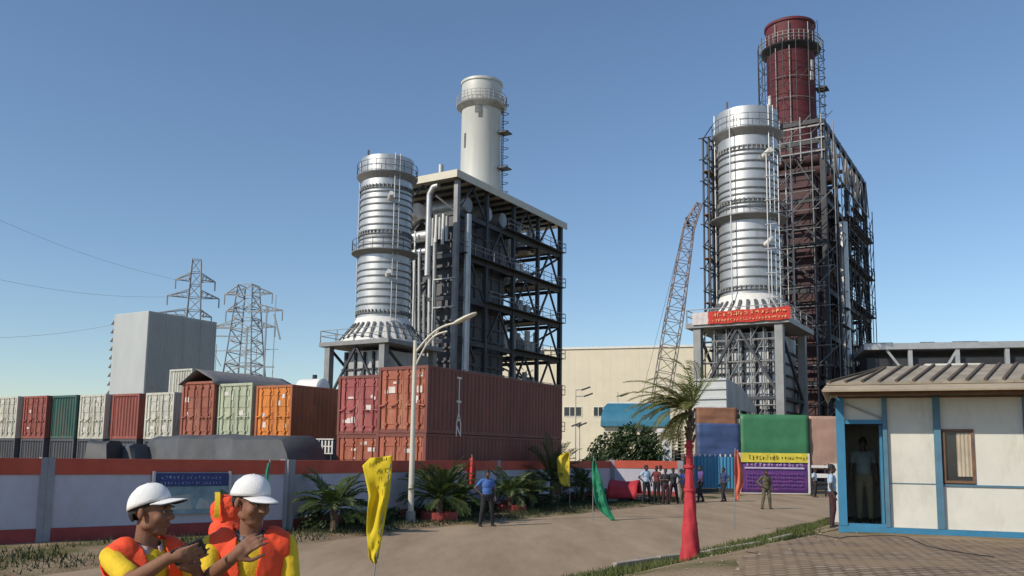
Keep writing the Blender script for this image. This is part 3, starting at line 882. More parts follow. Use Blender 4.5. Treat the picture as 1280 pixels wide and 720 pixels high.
T = thing('crawler_crane', 'lattice boom crawler crane with a haze-greyed red and grey jib between the two boiler houses', 'crane', (cb.x, cb.y, 0))
b = MB((cb.x, cb.y, 0)); lattice(b, cb, cb.lerp(ct, .55), 1.8, 9, .10); b.build('boom', M['crane_grey'], T)
b = MB((cb.x, cb.y, 0)); lattice(b, cb.lerp(ct, .55), ct, 1.8, 8, .10, 1.1); b.build('boom', M['crane_red'], T)
b = MB((cb.x, cb.y, 0)); lattice(b, ct, jt, 1.2, 4, .11, .6); b.build('jib', M['crane_red'], T)
b = MB((cb.x, cb.y, 0)); b.bar(ct, P(858, 272, 96), .25); b.bar(P(858, 272, 96), jt, .05); b.bar(P(858, 272, 96), cb + Vector((-2.0, 0, 2)), .03)
b.build('pendant_rope', M['steel'], T)
b = MB(); b.box((-4.5, -1.4, 1.2), (1.2, 1.4, 3.2)); b.box((-5.2, -1.3, 1.4), (-4.5, 1.3, 2.8)); hs = bevel(b.build('machine_house', M['crane_body'], T), .08)
b = MB(); b.box((1.2, -1.5, 1.3), (2.5, -.3, 3.1)); b.build('cab', M['glass'], hs)
for y in (-1.9, 1.9):
    b = MB(); b.prism([(-3.2, y - .4, .3), (-2.8, y - .4, 0), (2.8, y - .4, 0), (3.2, y - .4, .3), (3.2, y - .4, .75), (2.8, y - .4, 1.05), (-2.8, y - .4, 1.05), (-3.2, y - .4, .75)], (0, .8, 0))
    b.build('track', M['black'], T)

# ---------------------------------------------------------------- turbine hall, sheds, filter house
hd = Vector((.96, -.28, 0)); hn = Vector((.28, .96, 0))
H0 = P(560, 440, 160); H0.z = 0
T = thing('turbine_hall', 'long plain cream turbine hall with two small dark windows', 'industrial hall', H0, math.atan2(hd.y, hd.x))
LH, HH = 48.0, 21.2
b = MB(); b.box((0, 0, 0), (LH - .0, 25, HH)); w = b.build('wall', M['cream_wall'], T)
b = MB(); b.box((-.2, -.22, HH - .25), (LH, 25, HH + .12)); b.build('roof_edge', M['white_paint'], T)
b = MB()
for i in range(1, 38): b.box((i * 1.25 - .02, -.012, .2), (i * 1.25 + .02, 0.0, HH - .3))
b.box((0, -.02, 8.2), (LH, 0, 8.28)); b.build('panel_joint', mat('cream_joint', (.66, .60, .46)), w)
inv = (Matrix.Translation(H0) @ Matrix.Rotation(math.atan2(hd.y, hd.x), 4, 'Z')).inverted()
def on_hall(px, py):
    a = P(px, py, 100.0); d = (a - Vector((0, 0, CAM_Z))); o = Vector((0, 0, CAM_Z))
    n = Vector((-hd.y, hd.x, 0)); t = (H0 - o).dot(n) / d.dot(n)
    return inv @ (o + d * t)
for (x0, x1) in ((705, 727), (742, 754)):
    A, B = on_hall(x0, 520), on_hall(x1, 509)
    f = MB(); 
    f.box((A.x - .1, -.1, A.z - .1), (B.x + .1, -.03, A.z)); f.box((A.x - .1, -.1, B.z), (B.x + .1, -.03, B.z + .1))
    n = 3 if x1 - x0 > 15 else 2
    for i in range(n + 1):
        x = A.x + (B.x - A.x) * i / n; f.box((x - .05, -.1, A.z), (x + .05, -.03, B.z))
    wf = f.build('window', M['white_paint'], T)
    g = MB(); g.box((A.x, -.05, A.z), (B.x, -.02, B.z)); g.build('pane', M['glass'], wf)
# grey ribbed annex at its right end
A0 = H0 + hd * (LH + .02)
T = thing('annex', 'grey ribbed sheet annex joined to the right end of the cream hall', 'industrial shed', A0, math.atan2(hd.y, hd.x))
b = MB(); b.box((0, -.3, 0), (26, 20, HH - .4)); w = b.build('wall', M['grey_clad'], T)
b = MB()
for i in range(52): b.box((i * .5, -.42, .1), (i * .5 + .2, -.3, HH - .5))
b.build('sheet_rib', M['grey_clad'], w)

FH = Vector((-41, 98, 0))
T = thing('filter_house', 'tall pale air intake filter house with weather hoods down one side', 'filter house', FH, KZ)
W, L, Hh = 6.2, 9.6, 17.9
b = MB(); b.box((-W, 0, 0), (0, L, Hh)); w = bevel(b.build('wall', M['white_clad'], T), .05)
b = MB()
for i in range(33): b.box((0, .1 + i * .29, .3), (.04, .22 + i * .29, Hh - .3))
for y in (2.4, 4.8, 7.2): b.box((.0, y, .2), (.07, y + .07, Hh - .1))
b.box((.0, .1, 9.3), (.075, L - .1, 9.4)); b.build('sheet_rib', M['white_clad'], w)
b = MB()
for i in range(16):
    z = 1.5 + i * 1.02
    b.prism([(-W, .2, z + .75), (-W - .85, .2, z), (-W - .85, .2, z + .08), (-W, .2, z + .83)], (0, L - .4, 0))
b.build('weather_hood', M['white_clad'], T)

# small teal-roofed shed behind the bush
sd = P(751, 530, 80); sd2 = P(838, 530, 79)
T = thing('shed', 'shed with a rounded teal blue metal roof behind the dark bushy tree', 'shed', (sd.x, sd.y, 0), math.atan2(sd2.y - sd.y, sd2.x - sd.x))
Ls = (sd2 - sd).length
M['teal'] = mat('teal_roof_sheet', (0.045, 0.19, 0.29), .45, .1, .12, 1.5)
b = MB(); b.box((.3, .4, 0), (Ls, 4, 5.2)); b.build('wall', M['cream_wall'], T)
b = MB(); ze = 5.0; zt_ = 7.2; prof = []
for k in range(9):
    t = k / 8 * math.pi / 2; prof.append((2.6 * (1 - math.cos(t)), ze + (zt_ - ze) * math.sin(t)))
b.grid([[(0 + .55 * (y / 2.6) * 1.2, y, z), (Ls, y, z)] for y, z in prof] )
b.grid([[(.55 * (y / 2.6) * 1.2, y, z), (.55 * (y / 2.6) * 1.2, 5.2 - y, z)] for y, z in prof])
b.grid([[(.55 * (y / 2.6) * 1.2, 5.2 - y, z), (Ls, 5.2 - y, z)] for y, z in prof])
solid(b.build('roof', M['teal'], T), .06)
b = MB(); b.box((.6, 2.55, zt_ + .02), (Ls, 2.7, zt_ + .14)); b.build('ridge_cap', M['white_paint'], T)

# dark open steel building behind the hut
q0 = P(1084, 430, 78); q1 = P(1330, 424, 74)
T = thing('pipe_bridge', 'dark open steel shed with a grey roof beam rising behind the hut roof', 'steel shed', (q0.x, q0.y, 0), math.atan2(q1.y - q0.y, q1.x - q0.x))
Lb = (q1 - q0).length; zb = q0.z
b = MB(); b.box((0, .5, 1), (Lb, 9, zb - 1.2)); b.build('wall', M['steel_dark'], T)
b = MB(); b.box((-.3, -.3, zb - .55), (Lb, 9.3, zb)); b.build('roof', M['galv'], T)
for x in (3.5, 7.3, 11.2, 15):
    b = MB(); b.bar((x, 0, 0), (x, 0, zb - .56), .35); b.build('column', M['galv'], T)
b = MB(); b.bar((1.6, 0, zb - .6), (3.4, 0, zb - 3.2), .2); b.bar((5.3, 0, zb - 4), (7.2, 0, zb - .8), .2); b.build('bracing', M['galv'], T)
b = MB()
for x in (.8, 2.0, 5.5, 8.2, 9.1):
    b.tube((x - .6, 3, zb + .02), (x + .6, 3, zb + .02), .45, n=12)
b.build('roof_vent', M['steel'], T)
b = MB(); b.box((4.6, -.6, zb - 2.4), (9.2, .3, zb - 1.9)); b.build('white_duct', M['white_paint'], T)

# ribbed duct in front of the right-hand stack
dk = P(908, 508, 61); 
T = thing('exhaust_duct', 'ribbed silver duct with a bent dark side under the banner deck', 'duct', (dk.x, dk.y, 0), KZ)
b = MB(); z0, z1 = dk.z - .1, dk.z + 1.95
b.box((-2.35, 0, z0), (0, .5, z1)); fr = b.build('flange_face', M['white_clad'], T)
b = MB()
for z in (z0 + .02, z0 + .62, z0 + 1.3, z1 - .12): b.box((-2.4, -.12, z), (.05, 0, z + .14))
b.build('stiffener', M['silver_dull'], fr)
b = MB(); rows = []
for i in range(9):
    y = .5 + i * .85; s = 1 - .11 * i * i / 9; k = .12 if i % 2 else 0
    hgt = (z1 - z0) * max(.12, 1 - (i / 8.6) ** 2 * .9)
    rows.append([(-2.3, y, z0), (-2.3, y, z0 + hgt), (-2.0, y, z0 + hgt + .06), (-.3, y, z0 + hgt + .06), (0 - k * .3, y, z0 + hgt - .1), (0 - k * .3, y, z0)])
b.grid(rows); solid(b.build('duct_body', M['silver_dull'], T), .05)
b = MB()
for x in (-2.2, -.2):
    for y in (.3, 5): b.bar((x, y, 0), (x, y, z0), .25)
    b.bar((x, .3, z0 - .4), (x, 5, z0 - .4), .2)
for y in (.3, 5): b.bar((-2.2, y, z0 - .42), (-.2, y, z0 - .42), .2)
b.build('support_frame', M['steel'], T)

# ---------------------------------------------------------------- pylons and wires
def pylon(label, x, y, h, w0, arms, top=.45, rz=0.3):
    T = thing('pylon', label, 'pylon', (x, y, 0), rz, 'lattice power pylons')
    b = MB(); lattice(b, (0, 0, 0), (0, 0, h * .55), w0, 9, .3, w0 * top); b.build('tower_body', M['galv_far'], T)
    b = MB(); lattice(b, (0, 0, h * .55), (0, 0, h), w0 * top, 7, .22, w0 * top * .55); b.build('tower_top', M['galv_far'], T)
    for z, l in arms:
        for s in (-1, 1):
            c = MB(); L = l if not isinstance(l, tuple) else l[0 if s < 0 else 1]
            if L <= 0: continue
            t = Vector((s * L, 0, z)); ww = w0 * .17
            for yy in (-ww, ww):
                c.bar((s * ww, yy, z), t, .2); c.bar((s * ww, yy, z + 1.6), t, .2)
                n = 4
                for i in range(n):
                    a = Vector((s * ww, yy, z)).lerp(t, i / n); e = Vector((s * ww, yy, z + 1.6)).lerp(t, (i + .5) / n); c.bar(a, e, .12)
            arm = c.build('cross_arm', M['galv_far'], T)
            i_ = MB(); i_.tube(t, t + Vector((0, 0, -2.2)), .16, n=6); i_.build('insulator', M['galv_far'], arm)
    return T
M['galv_far'] = mat('hazed_galvanised_lattice', (0.29, 0.31, 0.33), .6, .2)  # haze of the distance put into the lattice grey
p1 = P(246, 325, 205)
pylon('taller dark lattice pylon standing behind the filter house roof', p1.x, p1.y, p1.z, 8, [(p1.z - 5, 4.4), (p1.z - 9, (6, 5.5)), (p1.z - 13.5, (9.5, 4))])
p2 = P(311, 357, 185)
pylon('broad lattice pylon with three wide cross arms right of the filter house', p2.x, p2.y, p2.z, 9.5, [(p2.z - 1.8, (5.5, 5.5)), (p2.z - 5.5, (5, 8)), (p2.z - 9, (8.5, 6.5))], top=.62, rz=-.2)
T = thing('substation_gantry', 'thin steel substation gantry of slim posts beside the broad pylon', 'gantry', (p2.x + 1, p2.y - 12, 0))
g = MB()
gp = [(-5, 17), (2.8, 27), (6.5, 31), (9.5, 13)]
for x, z in gp: g.bar((x, 0, 0), (x, 0, z), .28)
for z, a, c in ((19, -1, 8.5), (13, 0, 10), (25, -6, 3), (30, 2.8, 7)): g.bar((a, 0, z), (c, 0, z), .22)
g.bar((8, 0, 29.5), (9.4, 0, 24.5), .3); g.bar((-6, 0, 25.5), (-2, 0, 19), .16); g.bar((-7, 0, 22), (-3.5, 0, 15), .16)
for x in (-3.4, -1, 1.2, 4.6, 8): g.bar((x, .8, 0), (x, .8, 16 + 2.2 * abs(x)), .12)
for z in (8, 16, 22): g.bar((-5, .4, z), (9, .4, z + .6), .12)
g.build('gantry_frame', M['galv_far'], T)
wl = [((p1.x - 8, p1.y, p1.z - 13), P(-90, 425, 130)), ((p1.x - 6, p1.y, p1.z - 9), P(-90, 330, 130)), ((p1.x - 4, p1.y, p1.z - 5), P(-90, 235, 130))]
lb = ['lowest thin power line sagging off to the left from the taller pylon', 'middle thin power line sagging off to the left from the taller pylon', 'uppermost thin power line running off to the left from the taller pylon']
for (a, c), l in zip(wl, lb):
    a = Vector(a); b = MB(a); pts = []
    for i in range(17):
        t = i / 16; p = a.lerp(c, t); p.z -= 1.6 * math.sin(math.pi * t); pts.append(p)
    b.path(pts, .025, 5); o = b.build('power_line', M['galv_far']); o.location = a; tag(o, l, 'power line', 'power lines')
# ---------------------------------------------------------------- shipping containers
def paint(name, col, rust=(0.16, 0.06, 0.035), amt=0.9, var=.24):
    return mat(name, col, .6, 0, var, 1.2, streak=.35, rust=rust, rust_amt=amt, bump=.12, bscale=6)
PT = {
    'red': paint('faded_red_container_paint', (.33, .095, .055), (.42, .20, .11)), 'red_side': paint('shade_darkened_red_container_paint', (.165, .048, .038)),  # side red is the door red darkened, its shade put into the colour
    'red2': paint('pink_red_container_paint', (.31, .07, .07), (.40, .19, .17)), 'orange_side': paint('shade_darkened_orange_container_paint', (.36, .115, .045), (.22, .08, .04)), 'orange': paint('orange_container_paint', (.62, .21, .035), (.30, .08, .03)),  # side orange is the door orange browned, shade put into the colour
    'brownred': paint('brown_red_container_paint', (.28, .085, .055), (.38, .18, .12)), 'green': paint('pale_green_container_paint', (.40, .44, .32), (.25, .24, .17)),
    'white': paint('dirty_white_container_paint', (.50, .50, .44), (.25, .20, .13)), 'maroon': paint('maroon_container_paint', (.27, .075, .06)),
    'teal': paint('dark_green_container_paint', (.03, .10, .085)), 'grey': paint('dark_grey_container_paint', (.07, .075, .09), (.10, .08, .07)),
}
M['label'] = mat('white_container_sticker', (.62, .58, .55), .7)
def corr(a, b, face, n, depth, z0, z1, axis_y=True):
    """corrugated sheet from a to b (scalars) at coordinate face"""
    pts = []; step = (b - a) / n
    for i in range(n):
        s = a + i * step
        pts += [(s, 0), (s + .25 * step, 0), (s + .45 * step, depth), (s + .8 * step, depth)]
    pts.append((b, 0))
    return [[((face + d, s, z) if axis_y else (s, face + d, z)) for s, d in pts] for z in (z0, z1)]
def container(label, loc, H, L, pk, sidek=None, end='door', seed=0, labels=6, text=None, short=False):
    r = random.Random(seed); W = 2.44
    T = thing('shipping_container', label, 'shipping container', loc, KZ, 'shipping containers stacked behind the wall')
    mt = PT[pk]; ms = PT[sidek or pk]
    b = MB()   # sides, roof, far end
    n = max(8, int(L / .28))
    b.grid(corr(.12, L - .12, -.045, n, .036, .14, H - .10)); b.grid(corr(.12, L - .12, -W + .045, n, -.036, .14, H - .10))
    b.grid([[(-.03, .05, H - .02), (-.03, L - .05, H - .02)], [(-W + .03, .05, H - .02), (-W + .03, L - .05, H - .02)]])
    b.box((-W + .05, .1, .1), (-.05, L - .1, .16)); b.box((-W + .05, L - .12, .15), (-.05, L - .08, H - .05))
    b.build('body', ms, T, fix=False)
    b = MB()
    for x in (-W, -.14):
        for y in (0, L - .16): b.box((x, y, 0), (x + .14, y + .16, H))
    for x in (-W + .005, -.095):
        b.box((x, .16, 0.004), (x + .09, L - .16, .15)); b.box((x, .16, H - .11), (x + .09, L - .16, H - .003))
    for y in (.012, L - .15):
        b.box((-W + .14, y, .003), (-.14, y + .12, .15)); b.box((-W + .14, y, H - .14), (-.14, y + .12, H - .004))
    bevel(b.build('frame', ms, T), .012)
    if end == 'door':
        for k in (0, 1):
            x0 = -W + .15 + k * (W / 2 - .145); x1 = x0 + W / 2 - .16
            b = MB(); b.box((x0, .06, .16), (x1, .10, H - .15))
            for z in (.35, .95, 1.55, 2.1):
                if z < H - .4: b.box((x0 + .08, .035, z), (x1 - .08, .06, z + .34))
            d = b.build('door', mt, T)
            b = MB()
            for xx in (x0 + .26, x1 - .26):
                b.tube((xx, .0, .10), (xx, .0, H - .1), .028, n=8)
                for z in (.3, 1.15, H - .35): b.box((xx - .07, -.02, z), (xx + .07, .03, z + .10))
                b.bar((xx, -.03, 1.1), (xx + (.3 if k else -.3), -.03, 1.05), .05)
            b.build('lock_rod', mt, d)
            for i in range(max(0, labels // 2 + r.choice((-1, 0, 1)))):
                w = r.uniform(.12, .38); h = r.uniform(.08, .28); x = r.uniform(x0 + .04, x1 - w - .04)
                z = r.choice((.5, 1.05, 1.5, 1.85, 2.15)) + r.uniform(0, .1)
                if z + h > H - .2: continue
                b = MB(); b.box((x, .025, z), (x + w, .034, z + h)); b.build('sticker', M['label'], d)
    else:
        b = MB(); b.grid(corr(-W + .13, -.13, .05, 8, .06, .15, H - .14, axis_y=False)); b.build('end_wall', mt, T, fix=False)
    if text:
        cu = bpy.data.curves.new('lettering', 'FONT'); cu.size = .66; cu.offset = .012; cu.extrude = .004; cu.align_x = 'CENTER'
        cu.body = '\n'.join(text); cu.space_line = .72
        o = bpy.data.objects.new('lettering', cu); COL.objects.link(o)
        bpy.context.view_layer.update()
        me = bpy.data.meshes.new_from_object(o.evaluated_get(bpy.context.evaluated_depsgraph_get()))
        bpy.data.objects.remove(o)
        me.transform(Matrix.Translation((.0, 2.1, H - .75)) @ Matrix.Rotation(R(90), 4, 'Z') @ Matrix.Rotation(R(90), 4, 'X') @ Matrix.Diagonal((.8, 1, 1, 1)))
        link('lettering', me, M['label'], T)
    return T
ST1 = Vector((-3.2, 33.4, 0)); ST2 = ST1 + KX * -4.23 + KY * 2.4
zp = .42
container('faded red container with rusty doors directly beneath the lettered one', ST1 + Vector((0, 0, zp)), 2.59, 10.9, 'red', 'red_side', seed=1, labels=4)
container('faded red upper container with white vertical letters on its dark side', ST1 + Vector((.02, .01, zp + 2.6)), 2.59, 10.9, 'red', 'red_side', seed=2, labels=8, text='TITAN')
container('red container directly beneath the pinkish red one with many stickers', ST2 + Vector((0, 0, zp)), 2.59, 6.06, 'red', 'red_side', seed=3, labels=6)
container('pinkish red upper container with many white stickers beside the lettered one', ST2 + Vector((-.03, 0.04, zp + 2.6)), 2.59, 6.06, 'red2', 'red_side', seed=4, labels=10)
zg = .26
def right_at(px, a):
    k = (px - 640) / F_PX; Y = a / (.855 * k - .52); return Vector((k * Y, Y, 0))
yard = [  # px of the right edge, column, height, paint, end, side paint, label top, label bottom
    (366, -30.7, 2.59, 'orange', 'door', 'orange_side', 'bright orange container with a long shade-browned side, top row left of the red stack', 'dark container underneath the bright orange one', 12.19),
    (316, -33.25, 2.75, 'green', 'door', 'green', 'pale green container between the orange and the brick-red ones', 'dark container underneath the pale green one', 6.06),
    (268, -35.75, 2.9, 'brownred', 'door', 'brownred', 'brick-red container under the peaked grey tarpaulin', 'dark container underneath the brick-red one', 6.06),
    (219, -41.0, 2.59, 'white', 'door', 'white', 'dirty white container in the gap left of the brick-red one', 'dark container underneath the dirty white one', 6.06),
    (175, -44.0, 2.59, 'maroon', 'corr', 'maroon', 'maroon container showing a ribbed end wall', 'dark container underneath the maroon one', 6.06),
    (133, -46.6, 2.59, 'white', 'door', 'white', 'grimy white container left of the maroon ribbed one', 'dark container underneath the grimy white one', 6.06),
    (97, -49.1, 2.59, 'teal', 'corr', 'teal', 'dark green container left of the grimy white one', 'dark container underneath the dark green one', 6.06),
    (60, -51.6, 2.59, 'maroon', 'door', 'maroon', 'maroon container directly left of the dark green one', 'dark container underneath the one left of the dark green one', 6.06),
    (24, -54.2, 2.59, 'white', 'door', 'white', 'whitish container two left of the dark green one', 'dark container underneath the whitish one at the row end', 6.06),
    (-12, -56.8, 2.59, 'brownred', 'door', 'brownred', 'brown-red container at the far end of the top row', 'dark container underneath the brown-red row end', 6.06),
]
YP = {}
for i, (px, a, Hc, pk, end, sk, l1, l2, L) in enumerate(yard):
    p = right_at(px, a); YP[i] = p
    if l2: container(l2, p + Vector((0, 0, zg)), 2.59, 6.06, 'grey', end='corr', seed=20 + i)
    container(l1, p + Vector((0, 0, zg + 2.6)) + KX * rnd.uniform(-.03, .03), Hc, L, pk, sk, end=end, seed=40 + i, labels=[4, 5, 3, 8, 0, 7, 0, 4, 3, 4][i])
# a third level further back
p = P(238, 500, 62); p.z = zg
for k in range(3):
    container(['ribbed dark container, lowest of the white-topped stack far behind', 'ribbed dark container, middle of the white-topped stack far behind', 'white ribbed container standing highest, half hidden behind the brick-red one'][k],
              p + Vector((0, 0, 2.6 * k)), 2.59, 6.06, 'white' if k == 2 else 'grey', end='corr', seed=70 + k)
# a white tank on a container behind the orange one
p = P(389, 490, 54); p.z = zg
for k in range(2):
    container(['plain dark container at the bottom of the stack carrying the white tank', 'plain dark container directly beneath the white tank'][k], p + Vector((0, 0, 2.6 * k)), 2.59, 6.06, 'grey', end='corr', seed=80 + k)
tp = p + Vector((0, 0, 5.2)) + KX * -1.2 + KY * 1.5
T = thing('water_tank', 'small white tank with a dark valve box on top of the container stack', 'tank', tp, KZ)
b = MB(); b.tube((-1.05, 0, .85), (.75, 0, .85), .6, n=24); b.tube((-1.2, 0, .85), (-1.05, 0, .85), .4, .6, n=24); b.tube((.75, 0, .85), (.9, 0, .85), .6, .4, n=24)
b.build('vessel', M['white_paint'], T, smooth=True)
b = MB()
for x in (-.8, .5): b.box((x - .08, -.5, 0), (x + .08, .5, .4))
b.build('saddle', M['steel'], T)
b = MB(); b.box((.3, -.95, 0), (.95, -.65, .7)); b.tube((0, 0, 1.4), (0, 0, 1.7), .15, n=12); b.build('valve_box', M['steel_dark'], T)

# pads under the stacks
b = MB()
for o, w, l in ((ST1, 2.6, 11.1), (ST2, 2.6, 6.3)):
    c = [o + KX * .1 - KY * .1, o + KX * .1 + KY * l, o - KX * w + KY * l, o - KX * w - KY * .1]
    b.prism([(v.x, v.y, -.1) for v in c], (0, 0, zp + .1))
tag(b.build('yard_slab', M['concrete']), kind='structure')
b = MB()
for i in list(range(10)):
    o = YP[i]; c = [o + KX * .06 - KY * .1, o + KX * .06 + KY * 6.3, o - KX * 2.5 + KY * 6.3, o - KX * 2.5 - KY * .1]
    b.prism([(v.x, v.y, -.1) for v in c], (0, 0, zg + .1 - .001 * i))
tag(b.build('yard_slab', M['concrete']), kind='structure')

# white slatted rack under the orange container's long side
p = P(368, 568, 40.5)
T = thing('slatted_rack', 'white slatted crate rack leaning below the orange container', 'rack', (p.x, p.y, p.z), KZ + .25)
b = MB()
for z in (0.04, .36, .68): b.box((0, 0, z), (1.95, .05, z + .05))
for i in range(12): b.box((i * .17, -.012, .1), (i * .17 + .07, .03, .64))
b.build('slats', M['white_paint'], T)
b = MB()
for x in (0.1, 1.8): b.box((x, .05, -p.z + .1), (x + .06, .10, .7))
b.build('post', M['steel'], T)

# ---------------------------------------------------------------- tarpaulins
M['tarp_grey'] = mat('grey_tarpaulin', (.075, .08, .09), .65, 0, .2, 1.0, bump=.4, bscale=5)
M['tarp_dark'] = mat('dark_tarpaulin', (.045, .047, .056), .6, 0, .25, 1.5, bump=.4, bscale=5)
def tarp(label, a, c, depth, h, slope, mt, seed, name='tarpaulin'):
    """a cloth lying over a long heap from a to c"""
    T0 = Vector((a.x, a.y, 0)); d = (c - a); d.z = 0; L = d.length
    b = MB(); n = max(6, int(L / .35)); rows = []
    prof = [(0, 0), (.08, .5), (.12, .93), (.3, 1.0), (.75, .97), (.9, .9), (1, 0)]
    for i in range(n + 1):
        s = i / n * L; f = min(1, s / slope + .02) * min(1, (L - s) / slope * 2 + .05) if slope else 1
        row = []
        for y, z in prof:
            k = noise.noise((s * .9 + seed, y * 3, z * 2)) * .10
            row.append((s, y * depth + k, z * h * f * (1 + .05 * noise.noise((s * .7, y * 2, seed)))))
        rows.append(row)
    b.grid(rows); o = solid(b.build(name, mt, smooth=60), .02)
    o.location = T0; o.rotation_euler = (0, 0, math.atan2(d.y, d.x))
    return tag(o, label, 'tarpaulin')
tarp('long grey tarpaulin over a heap behind the boundary wall', P(366, 570, 36), P(168, 570, 42.5), -2.6, 2.95, .9, M['tarp_grey'], 1)
tarp('dark tarpaulin bundle right of the leftmost one behind the wall', P(168, 570, 41), P(136, 570, 42), -1.4, 2.55, .5, M['tarp_grey'], 5)
tarp('dark tarpaulin bundle at the left end behind the wall', P(134, 570, 40.5), P(98, 570, 41), -1.4, 2.7, .15, M['tarp_dark'], 9)
# peaked tarpaulin on the brick-red container
o_ = YP[2] + Vector((0, 0, zg + 2.6 + 2.9))
b = MB(); rows = []
for j in range(13):
    y = -.15 + j * .5; rows.append([(x, y + .05 * noise.noise((x * 3, y, 1)), z + .04 * noise.noise((x * 2, y * 1.5, 2))) for x, z in ((-2.55, -.15), (-2.2, .06), (-1.3, .62), (-.6, .32), (.0, .06), (.12, -.2))])
b.grid(rows); t = solid(b.build('tarpaulin', mat('faded_grey_tarp', (.17, .165, .17), .7, bump=.3, bscale=6), smooth=60), .02)
t.location = o_; t.rotation_euler = (0, 0, KZ); tag(t, 'faded grey tarpaulin pitched like a roof on the brick-red container', 'tarpaulin')

# ---------------------------------------------------------------- boundary wall
WP = [Vector((-22.0, 11.8, 0)), Vector((-10.9, 20.9, 0)), Vector((-6.2, 24.75, 0)), Vector((-.6, 36.6, 0)), Vector((5.6, 50.2, 0))]
T = thing('boundary_wall', 'long white boundary wall with an orange top band and dark red base beside the road', 'wall', WP[2])
def wall_run(pts, T, zt=2.0):
    for (z0, z1, t, nm, mk) in ((-.1, .38, .27, 'wall_base', 'red_band'), (.38, 1.62, .22, 'wall_panel', 'lilac'), (1.62, zt, .28, 'wall_band', 'orange_band')):
        b = MB(T.location)
        for a, c in zip(pts[:-1], pts[1:]):
            d = (c - a).normalized(); n = Vector((d.y, -d.x, 0)) * t / 2; e = d * t * .25
            b.prism([a - n - e + Vector((0, 0, z0)), a + n - e + Vector((0, 0, z0)), c + n + e + Vector((0, 0, z0)), c - n + e + Vector((0, 0, z0))], (0, 0, z1 - z0 - .003))
        b.build(nm, M[mk], T)
    b = MB(T.location)
    for a, c in zip(pts[:-1], pts[1:]):
        L = (c - a).length; n = 1; d = (c - a).normalized()
        for i in range(n + 1):
            p = a + d * (L * i / max(1, n)); s = Vector((d.y, -d.x, 0))
            q = [p + d * .15 + s * .145, p - d * .15 + s * .145, p - d * .15 - s * .145, p + d * .15 - s * .145]
            b.prism([v + Vector((0, 0, -.1)) for v in q], (0, 0, zt + .12))
    b.build('pier', M['pier_grey'], T)
wall_run(WP, T)
WE = [Vector((5.75, 50.1, 0)), Vector((9.4, 49.0, 0))]
T = thing('boundary_wall', 'short sunlit white wall end with an orange band beneath the dark bushy tree', 'wall', WE[0])
wall_run(WE, T, 2.05)
# painted board on the wall
wa, wc = WP[1], WP[2]; wd = (wc - wa).normalized(); wn = Vector((wd.y, -wd.x, 0))
def on_wall(px):
    k = (px - 640) / F_PX; dd = wd; A = wa + wn * .2
    t = (k * A.y - A.x) / (dd.x - k * dd.y); return A + dd * t
A, B = on_wall(201), on_wall(292); Lm = (B - A).length
T = thing('notice_board', 'blue landscape notice board mounted on the left part of the wall', 'notice board', (A.x, A.y, .62), math.atan2(wd.y, wd.x))
b = MB(); b.box((0, -.02, 0), (Lm, .06, 1.05)); bd = b.build('board', mat('teal_blue_print', (.11, .20, .27), .5, col2=(.26, .36, .40), scale=2.2), T)
b = MB(); b.box((0.02, -.035, .70), (Lm - .02, -.02, 1.03)); hd_ = b.build('header_strip', mat('dark_blue_print', (.02, .035, .16), .5), bd)
b = MB(); rr = random.Random(2)
glyphs(b, Vector((.12, -.035, .87)), Vector((1, 0, 0)), Vector((0, 0, 1)), 15, .10, .09, rr, t=.006, adv=(Lm - .3) / 15)
glyphs(b, Vector((.12, -.035, .74)), Vector((1, 0, 0)), Vector((0, 0, 1)), 18, .08, .07, rr, t=.006, adv=(Lm - .3) / 18)
b.build('lettering', mat('pale_blue_lettering', (.25, .32, .50), .6), bd)
for x_ in (-.06, Lm):
    b = MB(); b.box((x_, -.05, -.05), (x_ + .06, .07, 1.08)); b.build('frame_post', M['galv'], T)
b = MB()
b.prism([(Lm * .12, -.027, .12), (Lm * .5, -.027, .12), (Lm * .48, -.027, .5), (Lm * .2, -.027, .46)], (0, .006, 0)); b.prism([(Lm * .55, -.028, .12), (Lm * .75, -.028, .12), (Lm * .72, -.028, .34), (Lm * .6, -.028, .4)], (0, .006, 0))
b.build('printed_picture', mat('pale_grey_print', (.36, .40, .40), .6), bd)
b = MB(); b.prism([(Lm * .78, -.029, .08), (Lm * .99, -.029, .08), (Lm * .99, -.029, .5), (Lm * .9, -.029, .62), (Lm * .82, -.029, .4)], (0, .006, 0)); b.build('printed_picture', mat('green_print', (.07, .14, .05), .6), bd)

